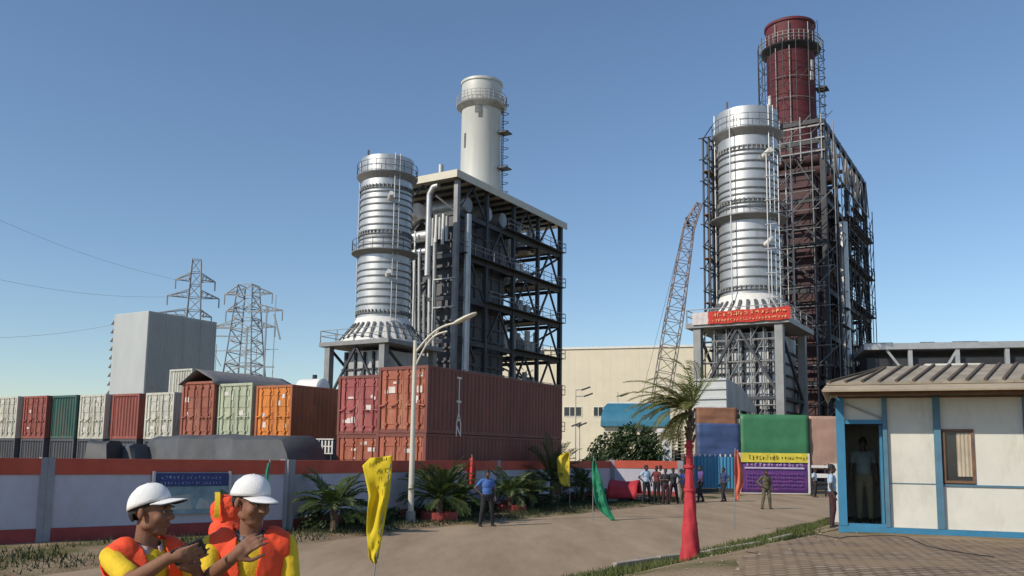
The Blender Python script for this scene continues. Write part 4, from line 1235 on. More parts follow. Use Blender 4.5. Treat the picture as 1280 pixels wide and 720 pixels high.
# ---------------------------------------------------------------- gate area: hoardings, fence, banner
def flat_thing(name, label, cat, pxl, pxr, d, z0, z1, group=None, dr=None):
    a = P(pxl, 560, d); c = P(pxr, 560, dr or d)
    T = thing(name, label, cat, (a.x, a.y, z0), math.atan2(c.y - a.y, c.x - a.x), group)
    return T, math.hypot(c.x - a.x, c.y - a.y), z1 - z0
M['blue_sheet'] = mat('blue_corrugated_sheet', (.055, .24, .42), .5, 0, .15, 1.5, streak=.3, rust=(.16, .30, .38), rust_amt=.5)
def sheet_fence(label, pxl, pxr, d, z0, z1):
    T, L, h = flat_thing('sheet_fence', label, 'fence', pxl, pxr, d, z0, z1)
    b = MB(); n = int(L / .22); b.grid(corr(0, L, 0, n, -.05, 0, h, axis_y=False)); solid(b.build('sheet', M['blue_sheet'], T, fix=False), .01)
    b = MB(); b.box((0, .02, .3), (L, .08, .4)); b.box((0, .02, h - .4), (L, .08, h - .3)); b.build('rail', M['blue_paint'], T)
    for i in range(5):
        b = MB(); b.box((L * i / 4 - .05, .08, -z0), (L * i / 4 + .05, .18, h + .02)); b.build('post', M['blue_paint'], T)
    b = MB(); b.box((-.02, -.06, -z0 - .05), (L, .06, -.02)); b.build('plinth', mat('dark_plinth', (.06, .055, .05)), T)
    b = MB()
    for i in range(int(L / .33)): b.bar((.1 + i * .33, 0, h), (.1 + i * .33, 0, h + .16), .09, .02)
    b.build('spike', M['white_paint'], T)
sheet_fence('blue corrugated sheet fence behind the people left of the flag pole palm', 822, 921, 57.5, .32, 2.35)
def hoarding(label, pxl, pxr, d, z0, z1, mt, creases=0, group=None):
    T, L, h = flat_thing('hoarding_panel', label, 'hoarding', pxl, pxr, d, z0, z1, group)
    b = MB(); nx, nz = max(4, int(L / .25)), 14
    rows = []
    for j in range(nz + 1):
        z = h * j / nz; row = []
        for i in range(nx + 1):
            x = L * i / nx
            k = -.10 * abs(noise.noise((x * .5, z * 2.0, pxl))) - .12 * creases * max(0, math.sin(z * 5 + .3 * math.sin(x * .8)) - .7)
            row.append((x, k, z))
        rows.append(row)
    b.grid(rows); solid(b.build('cover_sheet', mt, T, smooth=60), .02)
    b = MB()
    for x in (.06, L / 2, L - .06): b.bar((x, .14, -z0), (x, .14, h), .1)
    for z in (.1, h / 2, h - .1): b.bar((0, .14, z), (L, .14, z), .08)
    b.build('post_frame', M['wood'], T)
hg = 'hoarding panels around the building site'
hoarding('bright green sheeting hoarding above the purple banner', 926, 1011, 60, .3, 5.25, mat('green_tarp_sheet', (.05, .20, .09), .55, 0, .16, .9, bump=.2, bscale=6), 1, hg)
hoarding('pinkish plywood hoarding between the green sheeting and the hut', 1012, 1062, 60.2, 1.6, 5.2, mat('pinkish_board', (.42, .26, .20), .8, 0, .12, 1.0, rust=(.30, .20, .15), rust_amt=.6), 0, hg)
hoarding('dark blue tarpaulin hoarding above the blue fence', 871, 925, 60, 2.3, 4.6, mat('blue_tarp_sheet', (.05, .085, .20), .55, 0, .3, 1.0, bump=.25, bscale=5), 1, hg)
hoarding('rusty brown board hoarding under the silver duct', 871, 922, 60.4, 4.4, 5.7, mat('rusty_board', (.26, .12, .07), .8, 0, .25, 1.2), 0, hg)
# the purple banner
T, L, h = flat_thing('banner', 'purple banner with a yellow header and white edge behind the soldier', 'banner', 925, 1009, 56.3, .12, 2.62)
M['purple'] = mat('purple_banner_print', (.085, .035, .22), .55, 0, .3, 1.6, col2=(.16, .045, .20))
b = MB(); b.grid([[(L * i / 24, -.05 * abs(noise.noise((i * .4, j * .5, 1))), h * .76 * j / 6) for i in range(25)] for j in range(7)])
bn = solid(b.build('banner_cloth', M['purple'], T, smooth=60), .015)
b = MB(); b.box((0, -.10, h * .765), (L, -.02, h * 1.0)); hd_ = b.build('header', mat('yellow_header_cloth', (.72, .60, .07), .7), T)
b = MB(); rr = random.Random(8); ux, uz = Vector((1, 0, 0)), Vector((0, 0, 1))
glyphs(b, Vector((.5, -.10, h * .82)), ux, uz, 9, .30, .21, rr, t=.012, adv=.22); glyphs(b, Vector((2.55, -.10, h * .83)), ux, uz, 8, .22, .2, rr, t=.012, adv=.23)
b.build('lettering', mat('dark_olive_lettering', (.16, .10, .02), .7), hd_)
b = MB(); glyphs(b, Vector((.35, -.09, h * .665)), ux, uz, 14, .20, .22, rr, t=.03, adv=(L - .6) / 14)
b.box((.25, -.095, h * .60), (L - .25, -.07, h * .645)); b.build('lettering', mat('pale_lilac_lettering', (.55, .48, .66), .7), bn)
b = MB()
for k in range(5): glyphs(b, Vector((.3, -.09, h * (.08 + .095 * k))), ux, uz, 22, .12, .16, rr, t=.03, adv=(L - .6) / 22)
b.build('lettering', mat('dim_violet_lettering', (.24, .10, .30), .7), bn)
b = MB(); b.box((-.06, -.12, -.07), (L + .06, .04, -.005)); b.box((L + .005, -.12, 0), (L + .1, .04, h)); b.box((-.07, -.12, 0), (-.005, .04, h)); b.build('frame', M['white_paint'], T)
# barrier right of the banner
T, L, h = flat_thing('barrier', 'white and black rail barrier between the banner and the hut', 'barrier', 1014, 1066, 54, 0, 1.9)
b = MB(); b.box((0, 0, 1.75), (L, .06, 1.9)); b.box((0, 0, 1.15), (L, .06, 1.4)); b.build('rail', M['white_paint'], T)
b = MB()
for i in range(4): b.box((L * i / 3 - .04, .06, 0), (L * i / 3 + .04, .14, 1.95))
for z in (.2, .5, .8): b.box((0, .0, z), (L, .05, z + .12))
b.build('post', M['steel_dark'], T)
T, L, h = flat_thing('sign_board', 'plain white sign board standing at the left corner of the hut', 'sign', 1037, 1050, 30, 0.0, 2.1)
b = MB(); b.box((0, 0, .15), (L, .05, h)); b.build('board', M['white_paint'], T)
b = MB(); b.box((-.03, .05, -.1), (.03, .1, h)); b.box((L - .03, .05, -.1), (L + .03, .1, h)); b.build('post', M['steel_dark'], T)
# white gate pillar with cap next to the bush, and a stack of pallets
p = P(833, 575, 53)
T = thing('gate_pillar', 'white gate pillar with a flat cap right of the dark bushy tree', 'pillar', (p.x, p.y, 0))
b = MB(); b.box((-.28, -.28, 0), (.28, .28, 3.7)); bevel(b.build('shaft', M['white_paint'], T), .02)
b = MB(); b.box((-.5, -.5, 3.7), (.5, .5, 3.95)); bevel(b.build('cap', M['white_paint'], T), .03)
p = P(840, 575, 56.2)
T = thing('pallet_stack', 'tall stack of weathered grey pallets behind the palm wrapped in red', 'pallet stack', (p.x, p.y, 0))
b = MB()
for k in range(19):
    z = k * .21; 
    for i in range(5): b.box((i * .3, 0, z + .14), (i * .3 + .2, 1.2, z + .175))
    for i in range(3): b.box((i * .6, .02, z), (i * .6 + .18, 1.18, z + .138))
b.build('pallets', mat('weathered_wood', (.22, .19, .15), .9), T)

# ---------------------------------------------------------------- street lamps
def lamp(name, label, base, top_z, arm_tip, r0=.10, r1=.06, arms=1):
    T = thing(name, label, 'street lamp', base)
    b = MB(); b.tube((0, 0, 0), (0, 0, top_z), r0, r1, 14); b.build('pole', M['pole'], T, smooth=True)
    b = MB(); b.tube((0, 0, -.02), (0, 0, .35), r0 * 1.7, r0 * 1.5, 12); b.box((-.22, -.22, -.05), (.22, .22, .04)); b.build('base', M['concrete'], T)
    return T
lb_ = P(513, 651, 28.6); lb_.z = gz(lb_.x, lb_.y)
tpz = P(521, 428, 28.6).z
T = lamp('street_lamp', 'tall cream street lamp with a curved arm in front of the red containers', lb_, tpz, None)
tip = P(568, 404, 28.2) - lb_; tip2 = P(596, 391, 28.0) - lb_
b = MB(); pts = []
for i in range(11):
    t = i / 10; s = Vector((0, 0, tpz - lb_.z - .35)); e = tip; pts.append(s.lerp(e, t) + Vector((0, 0, .22 * math.sin(math.pi * t))))
b.path(pts, .035, 10)
pts2 = []
for i in range(11):
    t = i / 10; s = Vector((0, 0, tpz - lb_.z - .85)); e = s.lerp(tip, .0).lerp(tip, .82); pts2.append(s.lerp(e, t) + Vector((0, 0, .42 * math.sin(math.pi * t) * (1 - .3 * t))))
b.path(pts2, .03, 10)
for t in (3, 6): b.tube(pts[t], pts2[t], .018, n=8)
b.build('arm', M['pole'], T, smooth=True)
b = MB(); d = (tip2 - tip); u = d.normalized(); w = u.cross(Vector((0, 0, 1))).normalized(); v = w.cross(u)
rings_ = []
for t, ww, hh in ((0, .05, .05), (.12, .10, .07), (.5, .16, .08), (.85, .14, .06), (1, .05, .03)):
    c = tip + d * t; rings_.append([c + w * ww * math.cos(a) + v * hh * math.sin(a) for a in [2 * math.pi * k / 14 for k in range(15)]])
b.grid(rings_); b.build('lamp_head', M['pole'], T, smooth=True)
def far_lamp(label, px, pyb, pyt, d, heads):
    bs = P(px, pyb, d); tz = P(px, pyt, d).z; bs.z = 0
    T = lamp('street_lamp', label, bs, tz, None, .09, .06)
    for hx, hy in heads:
        h = P(hx, hy, d) - bs; b = MB(); b.tube((0, 0, h.z - .12), h + Vector((0, 0, -.05)), .04, n=8); b.build('arm', M['galv'], T)
        b = MB(); dx = .55 if hx > px else -.55
        b.bar(h - Vector((.35, 0, .12)), h + Vector((.4, 0, .16)), .34, .12); b.build('lamp_head', M['steel'], T)
far_lamp('slim double-headed lamp in front of the cream hall, right of the red containers', 719, 560, 487, 76, [(732, 486), (735, 494)])
far_lamp('slim single-headed lamp rising over the teal shed roof', 772, 560, 490, 84, [(780, 494)])
far_lamp('short double lamp standing before the small dark windows of the hall', 724, 560, 530, 70, [(720, 531), (727, 531)])

# ---------------------------------------------------------------- hut
ha = -21.0
hu = Vector((math.cos(R(ha)), math.sin(R(ha)), 0)); hv = Vector((-hu.y, hu.x, 0))
HB = P(1049, 663, 17.7)
T = thing('guard_hut', 'off-white guard hut with blue posts, an open dark doorway and a ribbed brown roof', 'hut', HB, R(ha))
WH, DH, HT = 5.6, 3.0, 2.62
wl_ = MB()
pz = .10
# back, right, left walls
b = MB(); b.box((0.05, DH - .08, pz), (WH, DH, HT)); b.box((WH - .08, .1, pz), (WH, DH - .08, HT)); b.box((.02, .16, pz), (.08, DH - .08, HT)); 
b.box((.95, .05, pz), (WH - .08, .11, .95 + .0)); b.box((.95, .05, .95), (1.87, .11, HT)); b.box((1.87, .05, 2.0), (WH - .08, .11, HT)); b.box((2.46, .05, .95), (3.3, .11, 2.0)); b.box((4.0, .05, .95), (WH - .08, .11, 2.0)); 
b.box((.14, .06, 2.18), (.95, .11, HT))
wl_ = b.build('wall', M['hut_panel'], T)
b = MB(); b.box((.0, 0, -.6), (WH, DH, pz)); b.build('floor', M['concrete'], T)
b = MB(); b.box((-.01, -.03, -.5), (WH, -.001, .10)); b.build('base_strip', M['blue_paint'], T)
for x, w in ((0, .16), (.86, .08), (1.77, .12), (3.30, .10), (4.45, .12), (WH - .14, .14)):
    b = MB(); b.box((x, -.04, .101), (x + w, .05, HT)); b.build('post', M['blue_paint'] if x < .5 else M['blue_grey'], T)
b = MB(); b.box((.142, -.014, .11), (.162, .05, 2.12)); b.box((.16, -.015, 2.10), (.86, .05, 2.18)); b.box((.16, -.012, .10), (.86, .05, .15)); b.build('door_frame', M['blue_paint'], T)
for lo_, hi_ in (((.95, .035, .94), (1.77, .052, .955)), ((1.89, .02, .91), (3.30, .05, .945))):
    b = MB(); b.box(lo_, hi_); b.build('rail', M['blue_grey'], T)
b = MB(); b.bar((.2, .03, 2.5), (.84, .03, 2.22), .04); b.build('slanting_bar', M['grey_clad'], T)  # thin grey bar slanting across the panel above the door
wf = MB(); wf.box((1.91, .02, .97), (1.96, .12, 2.0)); wf.box((2.41, .02, .97), (2.46, .12, 2.0)); wf.box((1.96, .02, .97), (2.41, .12, 1.02)); wf.box((1.96, .02, 1.95), (2.41, .12, 2.0))
w_ = wf.build('window', M['wood'], T); b = MB(); b.box((1.96, .07, 1.02), (2.41, .09, 1.95)); b.build('pane', M['glass'], w_); b = MB(); b.grid([[(2.16 + .25 * i / 12, .055 + .008 * math.sin(i * 1.9), z) for i in range(13)] for z in (1.1, 1.93)]); b.build('curtain', mat('pale_curtain', (.42, .36, .28), .9), w_)
wf = MB(); wf.box((3.42, .02, .97), (3.48, .12, 2.0)); wf.box((3.96, .02, .97), (4.02, .12, 2.0)); wf.box((3.48, .02, 1.94), (3.96, .12, 2.0)); wf.box((3.48, .02, .97), (3.96, .12, 1.03))
w_ = wf.build('window', M['wood'], T); b = MB(); b.box((3.48, .07, 1.03), (3.96, .09, 1.94)); b.build('pane', M['glass'], w_)
# door leaf folded inwards
b = MB(); b.box((.80, .12, .11), (.85, .78, 2.1)); b.build('door', M['blue_paint'], T)
# roof: hipped at the left, ribbed upper sheets and a smooth lower band
e0, er = HT + .08, HT + .74
lo = (-.42, -.62); 
b = MB()
ridge_y = 1.5; xr = 1.05
def roof_z(y): return e0 + .17 + (er - e0 - .17) * (y + .42) / (ridge_y + .42)
A0, A1 = Vector((-.15, -.42, e0 + .17)), Vector((WH + .3, -.42, e0 + .17)); R0, R1 = Vector((xr, ridge_y, er)), Vector((WH + .3, ridge_y, er))
B0, B1 = Vector((-.15, DH + .4, e0 + .17)), Vector((WH + .3, DH + .4, e0 + .17))
b.add([A0, A1, R1, R0], [(0, 1, 2, 3)]); b.add([A0, R0, B0], [(0, 1, 2)]); b.add([B0, R0, R1, B1], [(0, 1, 2, 3)])
rf = solid(b.build('roof', M['hut_roof'], T), .05)
b = MB()
n = 20
for i in range(n):
    x = .0 + (WH + .2) * i / (n - 1); skew = .42
    p_ = Vector((x - .1, -.43, e0 + .21)); q_ = Vector((min(x + skew, WH + .28), ridge_y - .05, er + .03))
    if q_.x < xr: 
        t = (p_.x + .15) / (xr + .15); q_ = p_.lerp(Vector((xr, ridge_y, er + .03)), .9)
    b.bar(p_, q_, .055, .05)
b.build('rib', mat('dark_roof_rib', (.10, .075, .05), .8), rf)
b = MB(); b.add([Vector((-.22, -.86, e0 + .0)), Vector((WH + .4, -.86, e0 + .0)), Vector((WH + .4, -.36, e0 + .13)), Vector((-.16, -.36, e0 + .13))], [(0, 1, 2, 3)])
b.add([Vector((-.22, -.86, e0 + .0)), Vector((-.16, -.36, e0 + .13)), Vector((-.16, DH + .3, e0 + .13)), Vector((-.22, DH + .5, e0 + .02))], [(0, 1, 2, 3)])
solid(b.build('eave_sheet', mat('eave_sheet', (.40, .33, .24), .8, 0, .15, 2, rust=(.26, .2, .14)), T), .035)
b = MB(); b.box((-.1, -.55, e0 - .06), (WH + .2, -.47, e0 + .03)); b.build('eave_beam', M['wood'], T)
b = MB(); b.box((0, .02, HT - .01), (WH, DH, HT + .03)); b.build('ceiling_board', M['wood'], T)
# ---------------------------------------------------------------- foliage
def frond(mb, o, d0, L, droop, r, nl=16, lw=.05, ll=.36, wind=Vector((0, 0, 0))):
    """a feather leaf: curved midrib with leaflets on both sides"""
    p = Vector(o); d = Vector(d0).normalized(); st = L / nl
    for i in range(nl):
        t = i / nl
        d = (d + Vector((0, 0, -droop * (.4 + t) / nl)) + wind / nl).normalized()
        q = p + d * st
        mb.bar(p, q, .02 * (1 - t) + .006)
        s = d.cross(Vector((0, 0, 1)))
        if s.length < .05: s = Vector((1, 0, 0))
        s.normalize(); up = s.cross(d)
        k = ll * (math.sin(math.pi * (.12 + .85 * t)) ** .7) * r.uniform(.8, 1.15)
        if t > .08:
            for sg in (-1, 1):
                for h in (0.0, .5):
                    b0 = p.lerp(q, h)
                    ld = (s * sg * .85 + d * .75 + up * r.uniform(.05, .35) - Vector((0, 0, .25)) + wind * .3).normalized()
                    e = b0 + ld * k; w = d * lw * .5
                    mid = b0.lerp(e, .55) + up * .015
                    mb.add([b0 - w * .4, mid - w, e, mid + w], [(0, 1, 2, 3)])
        p = q

def palm(label, base, h, n, L, seed, trunk=.10, mt='leaf_palm', up=.9, group='young palms along the boundary wall', wind=Vector((0, 0, 0)), ring=False):
    T = thing('palm', label, 'palm', base, 0, group)
    r = random.Random(seed); b = MB()
    n = int(n * 1.3); h += .12; L *= .86
    for i in range(n):
        a = i * 2.399 + r.uniform(-.3, .3); e = r.uniform(.05, 1.0) * up
        d = Vector((math.cos(a) * math.cos(e * 1.45), math.sin(a) * math.cos(e * 1.45), math.sin(e * 1.45)))
        frond(b, Vector((0, 0, h)) + d * .08, d, L * r.uniform(.75, 1.1), r.uniform(.9, 1.8), r, wind=wind)
    b.build('crown', M[mt], T, fix=False)
    b = MB(); prof = []
    for k in range(9): prof.append((trunk * (1.25 - .4 * k / 8 + .12 * (k % 2)), -.1 + (h + .15) * k / 8))
    b.lathe(prof, n=12); b.build('trunk', M['bark'], T)
    if ring:
        b = MB(); b.lathe([(.62, -.05), (.62, .28), (.52, .28), (.52, .1)], n=18, caps=False); b.build('planter_ring', M['red_band'], T)
    return T
def gp(px, py, d):
    p = P(px, py, d); p.z = max(0, gz(p.x, p.y)); return p
palm('bushy young palm against the wall left of the big yellow flag', gp(418, 640, 24.8), .5, 24, 1.45, 1)
palm('dense dark young palm right of the street lamp, set in a red ring', gp(549, 640, 29.5), .55, 34, 1.75, 2, ring=True)
palm('young palm between the man in blue and the small yellow flag', gp(638, 635, 34.5), .5, 24, 1.65, 3, ring=True)
palm('taller palm with upright fronds just left of the small yellow flag', gp(690, 622, 39.5), .9, 28, 2.3, 4, up=1.05)
palm('small palm between the red flag and the street lamp palm', gp(572, 640, 31), .35, 16, 1.15, 6)
palm('low palm right beside the leg of the small yellow flag', gp(664, 632, 37), .35, 18, 1.3, 7)
palm('ragged palm peeking between the small yellow flag and the green flag', gp(728, 622, 43), .6, 20, 1.4, 8)

# the windblown palm whose trunk is wrapped in red
cb_ = P(863, 697, 17.3); cb_.z = gz(cb_.x, cb_.y)
T = thing('palm', 'windblown palm with its trunk wrapped in a tall red cloth cone by the road', 'palm', cb_)
ht = P(869, 512, 17.3).z - cb_.z
b = MB(); nl_ = 60; prof = []
for k in range(nl_ + 1):
    z = 2.36 * k / nl_; t = z / 2.36; prof.append((.058 + .145 * (1 - t) ** 1.5 + (.012 if k == 0 else 0), z - .02))
b.lathe(prof, n=48)
for v in b.v:
    a = math.atan2(v.y, v.x); k = 1 + .05 * math.sin(a * 5 + v.z * 7 + 2 * noise.noise((v.z * 3, 0, 1))) + .09 * noise.noise((v.x * 9, v.y * 9, v.z * 4)); v.x *= k; v.y *= k
for z in (.7, 1.35, 1.8, 2.2): 
    k = .16 - .035 * z; b.lathe([(k + .004, z), (k + .010, z + .03), (k + .002, z + .06)], n=24, caps=False)
b.build('cloth_wrap', M['red_wrap'], T, smooth=50)
b = MB(); pts = [Vector((0, 0, 2.3)), Vector((.02, 0, 2.6)), Vector((.03, 0, ht))]
b.path(pts, .045, 10)
for k in range(14): a = k * 2.4; b.bar((.02 + .05 * math.cos(a), .05 * math.sin(a), 2.3 + k * .04), (.02 + .10 * math.cos(a), .10 * math.sin(a), 2.45 + k * .04), .04)
b.build('trunk', M['bark'], T)
r = random.Random(12); o = Vector((.03, 0, ht)); b = MB(); c = MB()
for i in range(30):
    a = i * 2.399; e = r.uniform(.15, 1.35)
    d = Vector((math.cos(a) * math.cos(e) - .55, math.sin(a) * math.cos(e), math.sin(e) * .95 + .12))
    frond(b, o, d, r.uniform(.85, 1.35), r.uniform(1.2, 2.3), r, nl=16, ll=.26, lw=.028, wind=Vector((-.95, 0, .02)))
for e, L in ((.42, 1.55), (.62, 1.5), (.25, 1.35)):
    frond(b, o, Vector((-math.cos(e), -.1, math.sin(e) * 1.6)), L, 1.1, r, nl=18, ll=.22, lw=.028, wind=Vector((-.5, 0, 0)))
for i in range(18):
    a = i * 2.399; d = Vector((math.cos(a) * .45 - .55, math.sin(a) * .45, -.05))
    frond(c, o - Vector((0, 0, .05)), d, r.uniform(.7, .95), 3.2, r, nl=12, ll=.2, lw=.024, wind=Vector((-.3, 0, 0)))
b.build('crown', M['leaf_wind'], T, fix=False); c.build('dry_fronds', M['leaf_dry'], T, fix=False)

def leaf_tree(label, base, blobs, n, size, mt, seed, trunk_h, tr=.16, name='tree'):
    T = thing(name, label, 'tree', base)
    r = random.Random(seed); b = MB()
    tot = sum(rx * ry * rz for _, (rx, ry, rz) in blobs)
    for c, (rx, ry, rz) in blobs:
        k = int(n * (rx * ry * rz) / tot)
        for _ in range(k):
            while True:
                v = Vector((r.gauss(0, 1), r.gauss(0, 1), r.gauss(0, 1)))
                if v.length > .01: break
            v.normalize(); rad = r.random() ** .33
            q = v * rad
            if noise.noise((c[0] + q.x * rx * 1.5, c[1] + q.y * ry * 1.5, c[2] + q.z * rz * 1.5 + seed)) < -.12: continue
            p = Vector((c[0] + q.x * rx, c[1] + q.y * ry, c[2] + q.z * rz)) * 1.0
            s = size * r.uniform(.6, 1.4)
            a = Vector((r.gauss(0, 1), r.gauss(0, 1), r.gauss(0, 1))).normalized(); u = a.orthogonal().normalized()
            w = (v * .6 + a).normalized(); u = w.orthogonal().normalized(); x = w.cross(u)
            b.add([p - u * s, p + x * s * .45, p + u * s, p - x * s * .45], [(0, 1, 2, 3)])
    b.build('crown', M[mt], T, fix=False)
    b = MB()
    b.tube((0, 0, -.1), (0, 0, trunk_h), tr, tr * .6, 10)
    for c, (rx, ry, rz) in blobs: b.tube((0, 0, trunk_h * .8), Vector(c), tr * .5, tr * .12, 7)
    b.build('trunk', M['bark'], T)
    return T
p = gp(789, 590, 53.5)
leaf_tree('dense dark green bushy tree behind the sunlit end of the wall', p,
          [((-1.3, 0, 2.3), (1.35, 1.3, 1.35)), ((.1, .1, 2.9), (1.5, 1.4, 1.35)), ((1.3, 0, 2.4), (1.2, 1.2, 1.3)), ((-.4, -.3, 1.7), (1.7, 1.2, 1.1)), ((1.0, -.3, 1.6), (1.3, 1.1, 1.0)), ((-2.0, 0, 1.8), (.7, .8, .7)), ((.6, 0, 3.7), (.7, .7, .5))],
          9000, .13, 'leaf_dark', 5, 1.8)
p = gp(746, 600, 51)
leaf_tree('low dark shrub left of the dense bushy tree behind the wall', p, [((0, 0, 1.6), (.9, .8, .7)), ((-.8, 0, 1.4), (.7, .7, .6))], 1800, .12, 'leaf_dark', 8, 1.0, .06, 'shrub')
# planted verge shrubs (uncountable ground cover at the foot of the wall)
b = MB(); r = random.Random(77)
for _ in range(9000):
    t = r.random(); 
    if t < .6: A, B = WP[2], WP[3]
    else: A, B = WP[3], WP[4]
    c = A.lerp(B, r.random()); d = (B - A).normalized(); n = Vector((d.y, -d.x, 0)); c = c + n * (.35 + abs(r.gauss(0, .45)))
    if noise.noise((c.x * .6, c.y * .6, 2)) < -.05: continue
    z = gz(c.x, c.y) + r.random() ** 2 * .45; s = r.uniform(.04, .10)
    a = Vector((r.gauss(0, 1), r.gauss(0, 1), r.gauss(0, 1))).normalized(); u = a.orthogonal().normalized(); x = a.cross(u)
    p = Vector((c.x, c.y, z)); b.add([p - u * s, p + x * s * .45, p + u * s, p - x * s * .45], [(0, 1, 2, 3)])
tag(b.build('ground_cover_plants', M['leaf_dark'], fix=False), 'low dark plants growing at the foot of the boundary wall', 'plants', kind='stuff')

# ---------------------------------------------------------------- flags
def flag(label, d, rows, pole, col, seed, marks=None, fold=.06, mcol=(.25, .18, .02), pd=None, name='flag'):
    """rows: list of (y, x_left, x_right) in the photo; pole: (bottom px, top px)"""
    pb, pt = P(*pole[0], pd or d), P(*pole[1], pd or d)
    g = gz(pb.x, pb.y); foot = pt + (pb - pt) * ((pt.z - g) / (pt.z - pb.z)) if pb.z > g - .02 else pb
    T = thing(name, label, 'flag', foot, 0, 'festival flags on thin poles')
    b = MB(foot); b.tube(foot, pt, .007 if d < 12 else .016, n=8); b.build('pole', M['leg_grey'], T)
    r = random.Random(seed); b = MB(foot); grid_ = []
    n = 14; fine = []
    for (y0, a0, b0), (y1, a1, b1) in zip(rows[:-1], rows[1:]):
        for k in range(4):
            t = k / 4; fine.append((y0 + (y1 - y0) * t, a0 + (a1 - a0) * t, b0 + (b1 - b0) * t))
    fine.append(rows[-1])
    for j, (y, xa, xb) in enumerate(fine):
        row = []
        for i in range(n + 1):
            t = i / n; dd = d + fold * math.sin(t * 9 + j * .12 + seed) * (.5 + .5 * math.sin(j * .35 + seed)) + fold * .7 * noise.noise((t * 3, j * .25, seed))
            tilt = (rows[0][1] - xa) * 0
            row.append(P(xa + (xb - xa) * t, y + (4 * (1 - t) if j == 0 else 0), dd))
        grid_.append(row)
    b.grid(grid_)
    f = solid(b.build('cloth', cloth_mat('flag_cloth_' + str(seed), col), T, smooth=70), .004)
    if marks:
        b = MB(foot)
        for (x, y, w, h) in marks:
            s = w / F_PX * d; o = P(x, y + h, d - fold * 1.15)
            glyphs(b, o, Vector((1, 0, 0)), Vector((0, 0, 1)), 1, h / F_PX * d, s, r, t=.004)
        b.build('lettering', mat('flag_lettering_' + str(seed), mcol, .8), f)
    return T
flag('big yellow flag hanging on a thin pole near the road, right of the two men', 9.5,
     [(569, 466, 491), (582, 453, 490), (600, 457, 489), (620, 461, 487), (640, 459, 483), (665, 458, 479), (685, 460, 475), (697, 461, 473), (704, 466, 471)],
     ((467, 722), (490, 566)), (.80, .62, .02), 3,
     [(462, 578, 7, 7), (470, 575, 7, 7), (478, 571, 7, 7), (474, 584, 6, 8), (472, 596, 6, 7), (470, 606, 6, 8), (474, 655, 4, 6), (473, 664, 4, 6), (472, 674, 4, 6)], .05)
flag('small red flag between the palms in front of the long red container', 33, [(570, 588, 591), (580, 584, 594), (592, 583, 595), (604, 584, 593), (611, 585, 591)], ((588, 634), (590, 568)), (.60, .07, .06), 5, None, .08)
flag('small yellow flag with a dark print hanging right of the tall palm', 38, [(564, 706, 712), (573, 696, 712), (590, 697, 712), (604, 700, 712), (608, 704, 712)], ((712, 633), (712, 562)), (.72, .58, .05), 7,
     [(702, 576, 4, 5), (702, 584, 4, 5), (703, 592, 4, 5)], .10)
flag('green flag drooping over the far edge of the road', 31, [(573, 741, 744), (585, 740, 747), (600, 740, 752), (615, 742, 756), (628, 744, 759), (640, 751, 764), (647, 760, 768), (651, 765, 769)], ((741, 641), (742, 570)), (.03, .30, .16), 9, [(745, 600, 4, 5), (746, 610, 5, 6), (748, 622, 5, 6)], .08, (.12, .42, .28))
flag('salmon orange flag hanging in front of the left edge of the purple banner', 28, [(562, 918, 922), (570, 918, 925), (590, 918, 929), (605, 918, 929), (618, 918, 925), (626, 919, 923)], ((918, 655), (919, 560)), (.75, .20, .12), 11, None, .08)
flag('furled green flag on a slanting pole behind the capped man on the right', 7.0, [(576, 335, 338), (590, 332, 337), (610, 331, 335), (625, 330, 334), (636, 330, 332)], ((328, 650), (338, 574)), (.04, .26, .16), 13, None, .02)

# red tarpaulin covered cart beside the sunlit wall
p = gp(781, 627, 43)
T = thing('covered_cart', 'low cart under a draped red tarpaulin beside the sunlit wall', 'cart', p, -.35)
b = MB(); rows = []
for i in range(9):
    x = -.72 + 1.44 * i / 8; sg = .10 * math.sin(math.pi * i / 8); rows.append([(x + .05 * noise.noise((i, y * 3, 3)), y + .05 * noise.noise((x * 4, z * 4, 7)), z - sg * (z > .8) + .05 * noise.noise((x * 3, y * 3, 2))) for y, z in ((-.72, .22), (-.64, .45), (-.56, .72), (-.30, .94), (0, 1.08), (.28, .95), (.55, .70), (.64, .4))])
b.grid(rows); solid(b.build('cover', M['red_wrap'], T, smooth=30), .02)
b = MB(); b.box((-.75, -.5, .26), (.75, .5, .36)); b.box((-.7, -.56, .05), (-.2, -.5, .3)); b.bar((.75, 0, .3), (1.25, 0, .22), .06); b.build('cart_bed', M['concrete'], T)
for y in (-.54, .54):
    b = MB(); b.tube((.1, y - .04, .2), (.1, y + .04, .2), .22, n=18); b.build('wheel', M['black'], T)

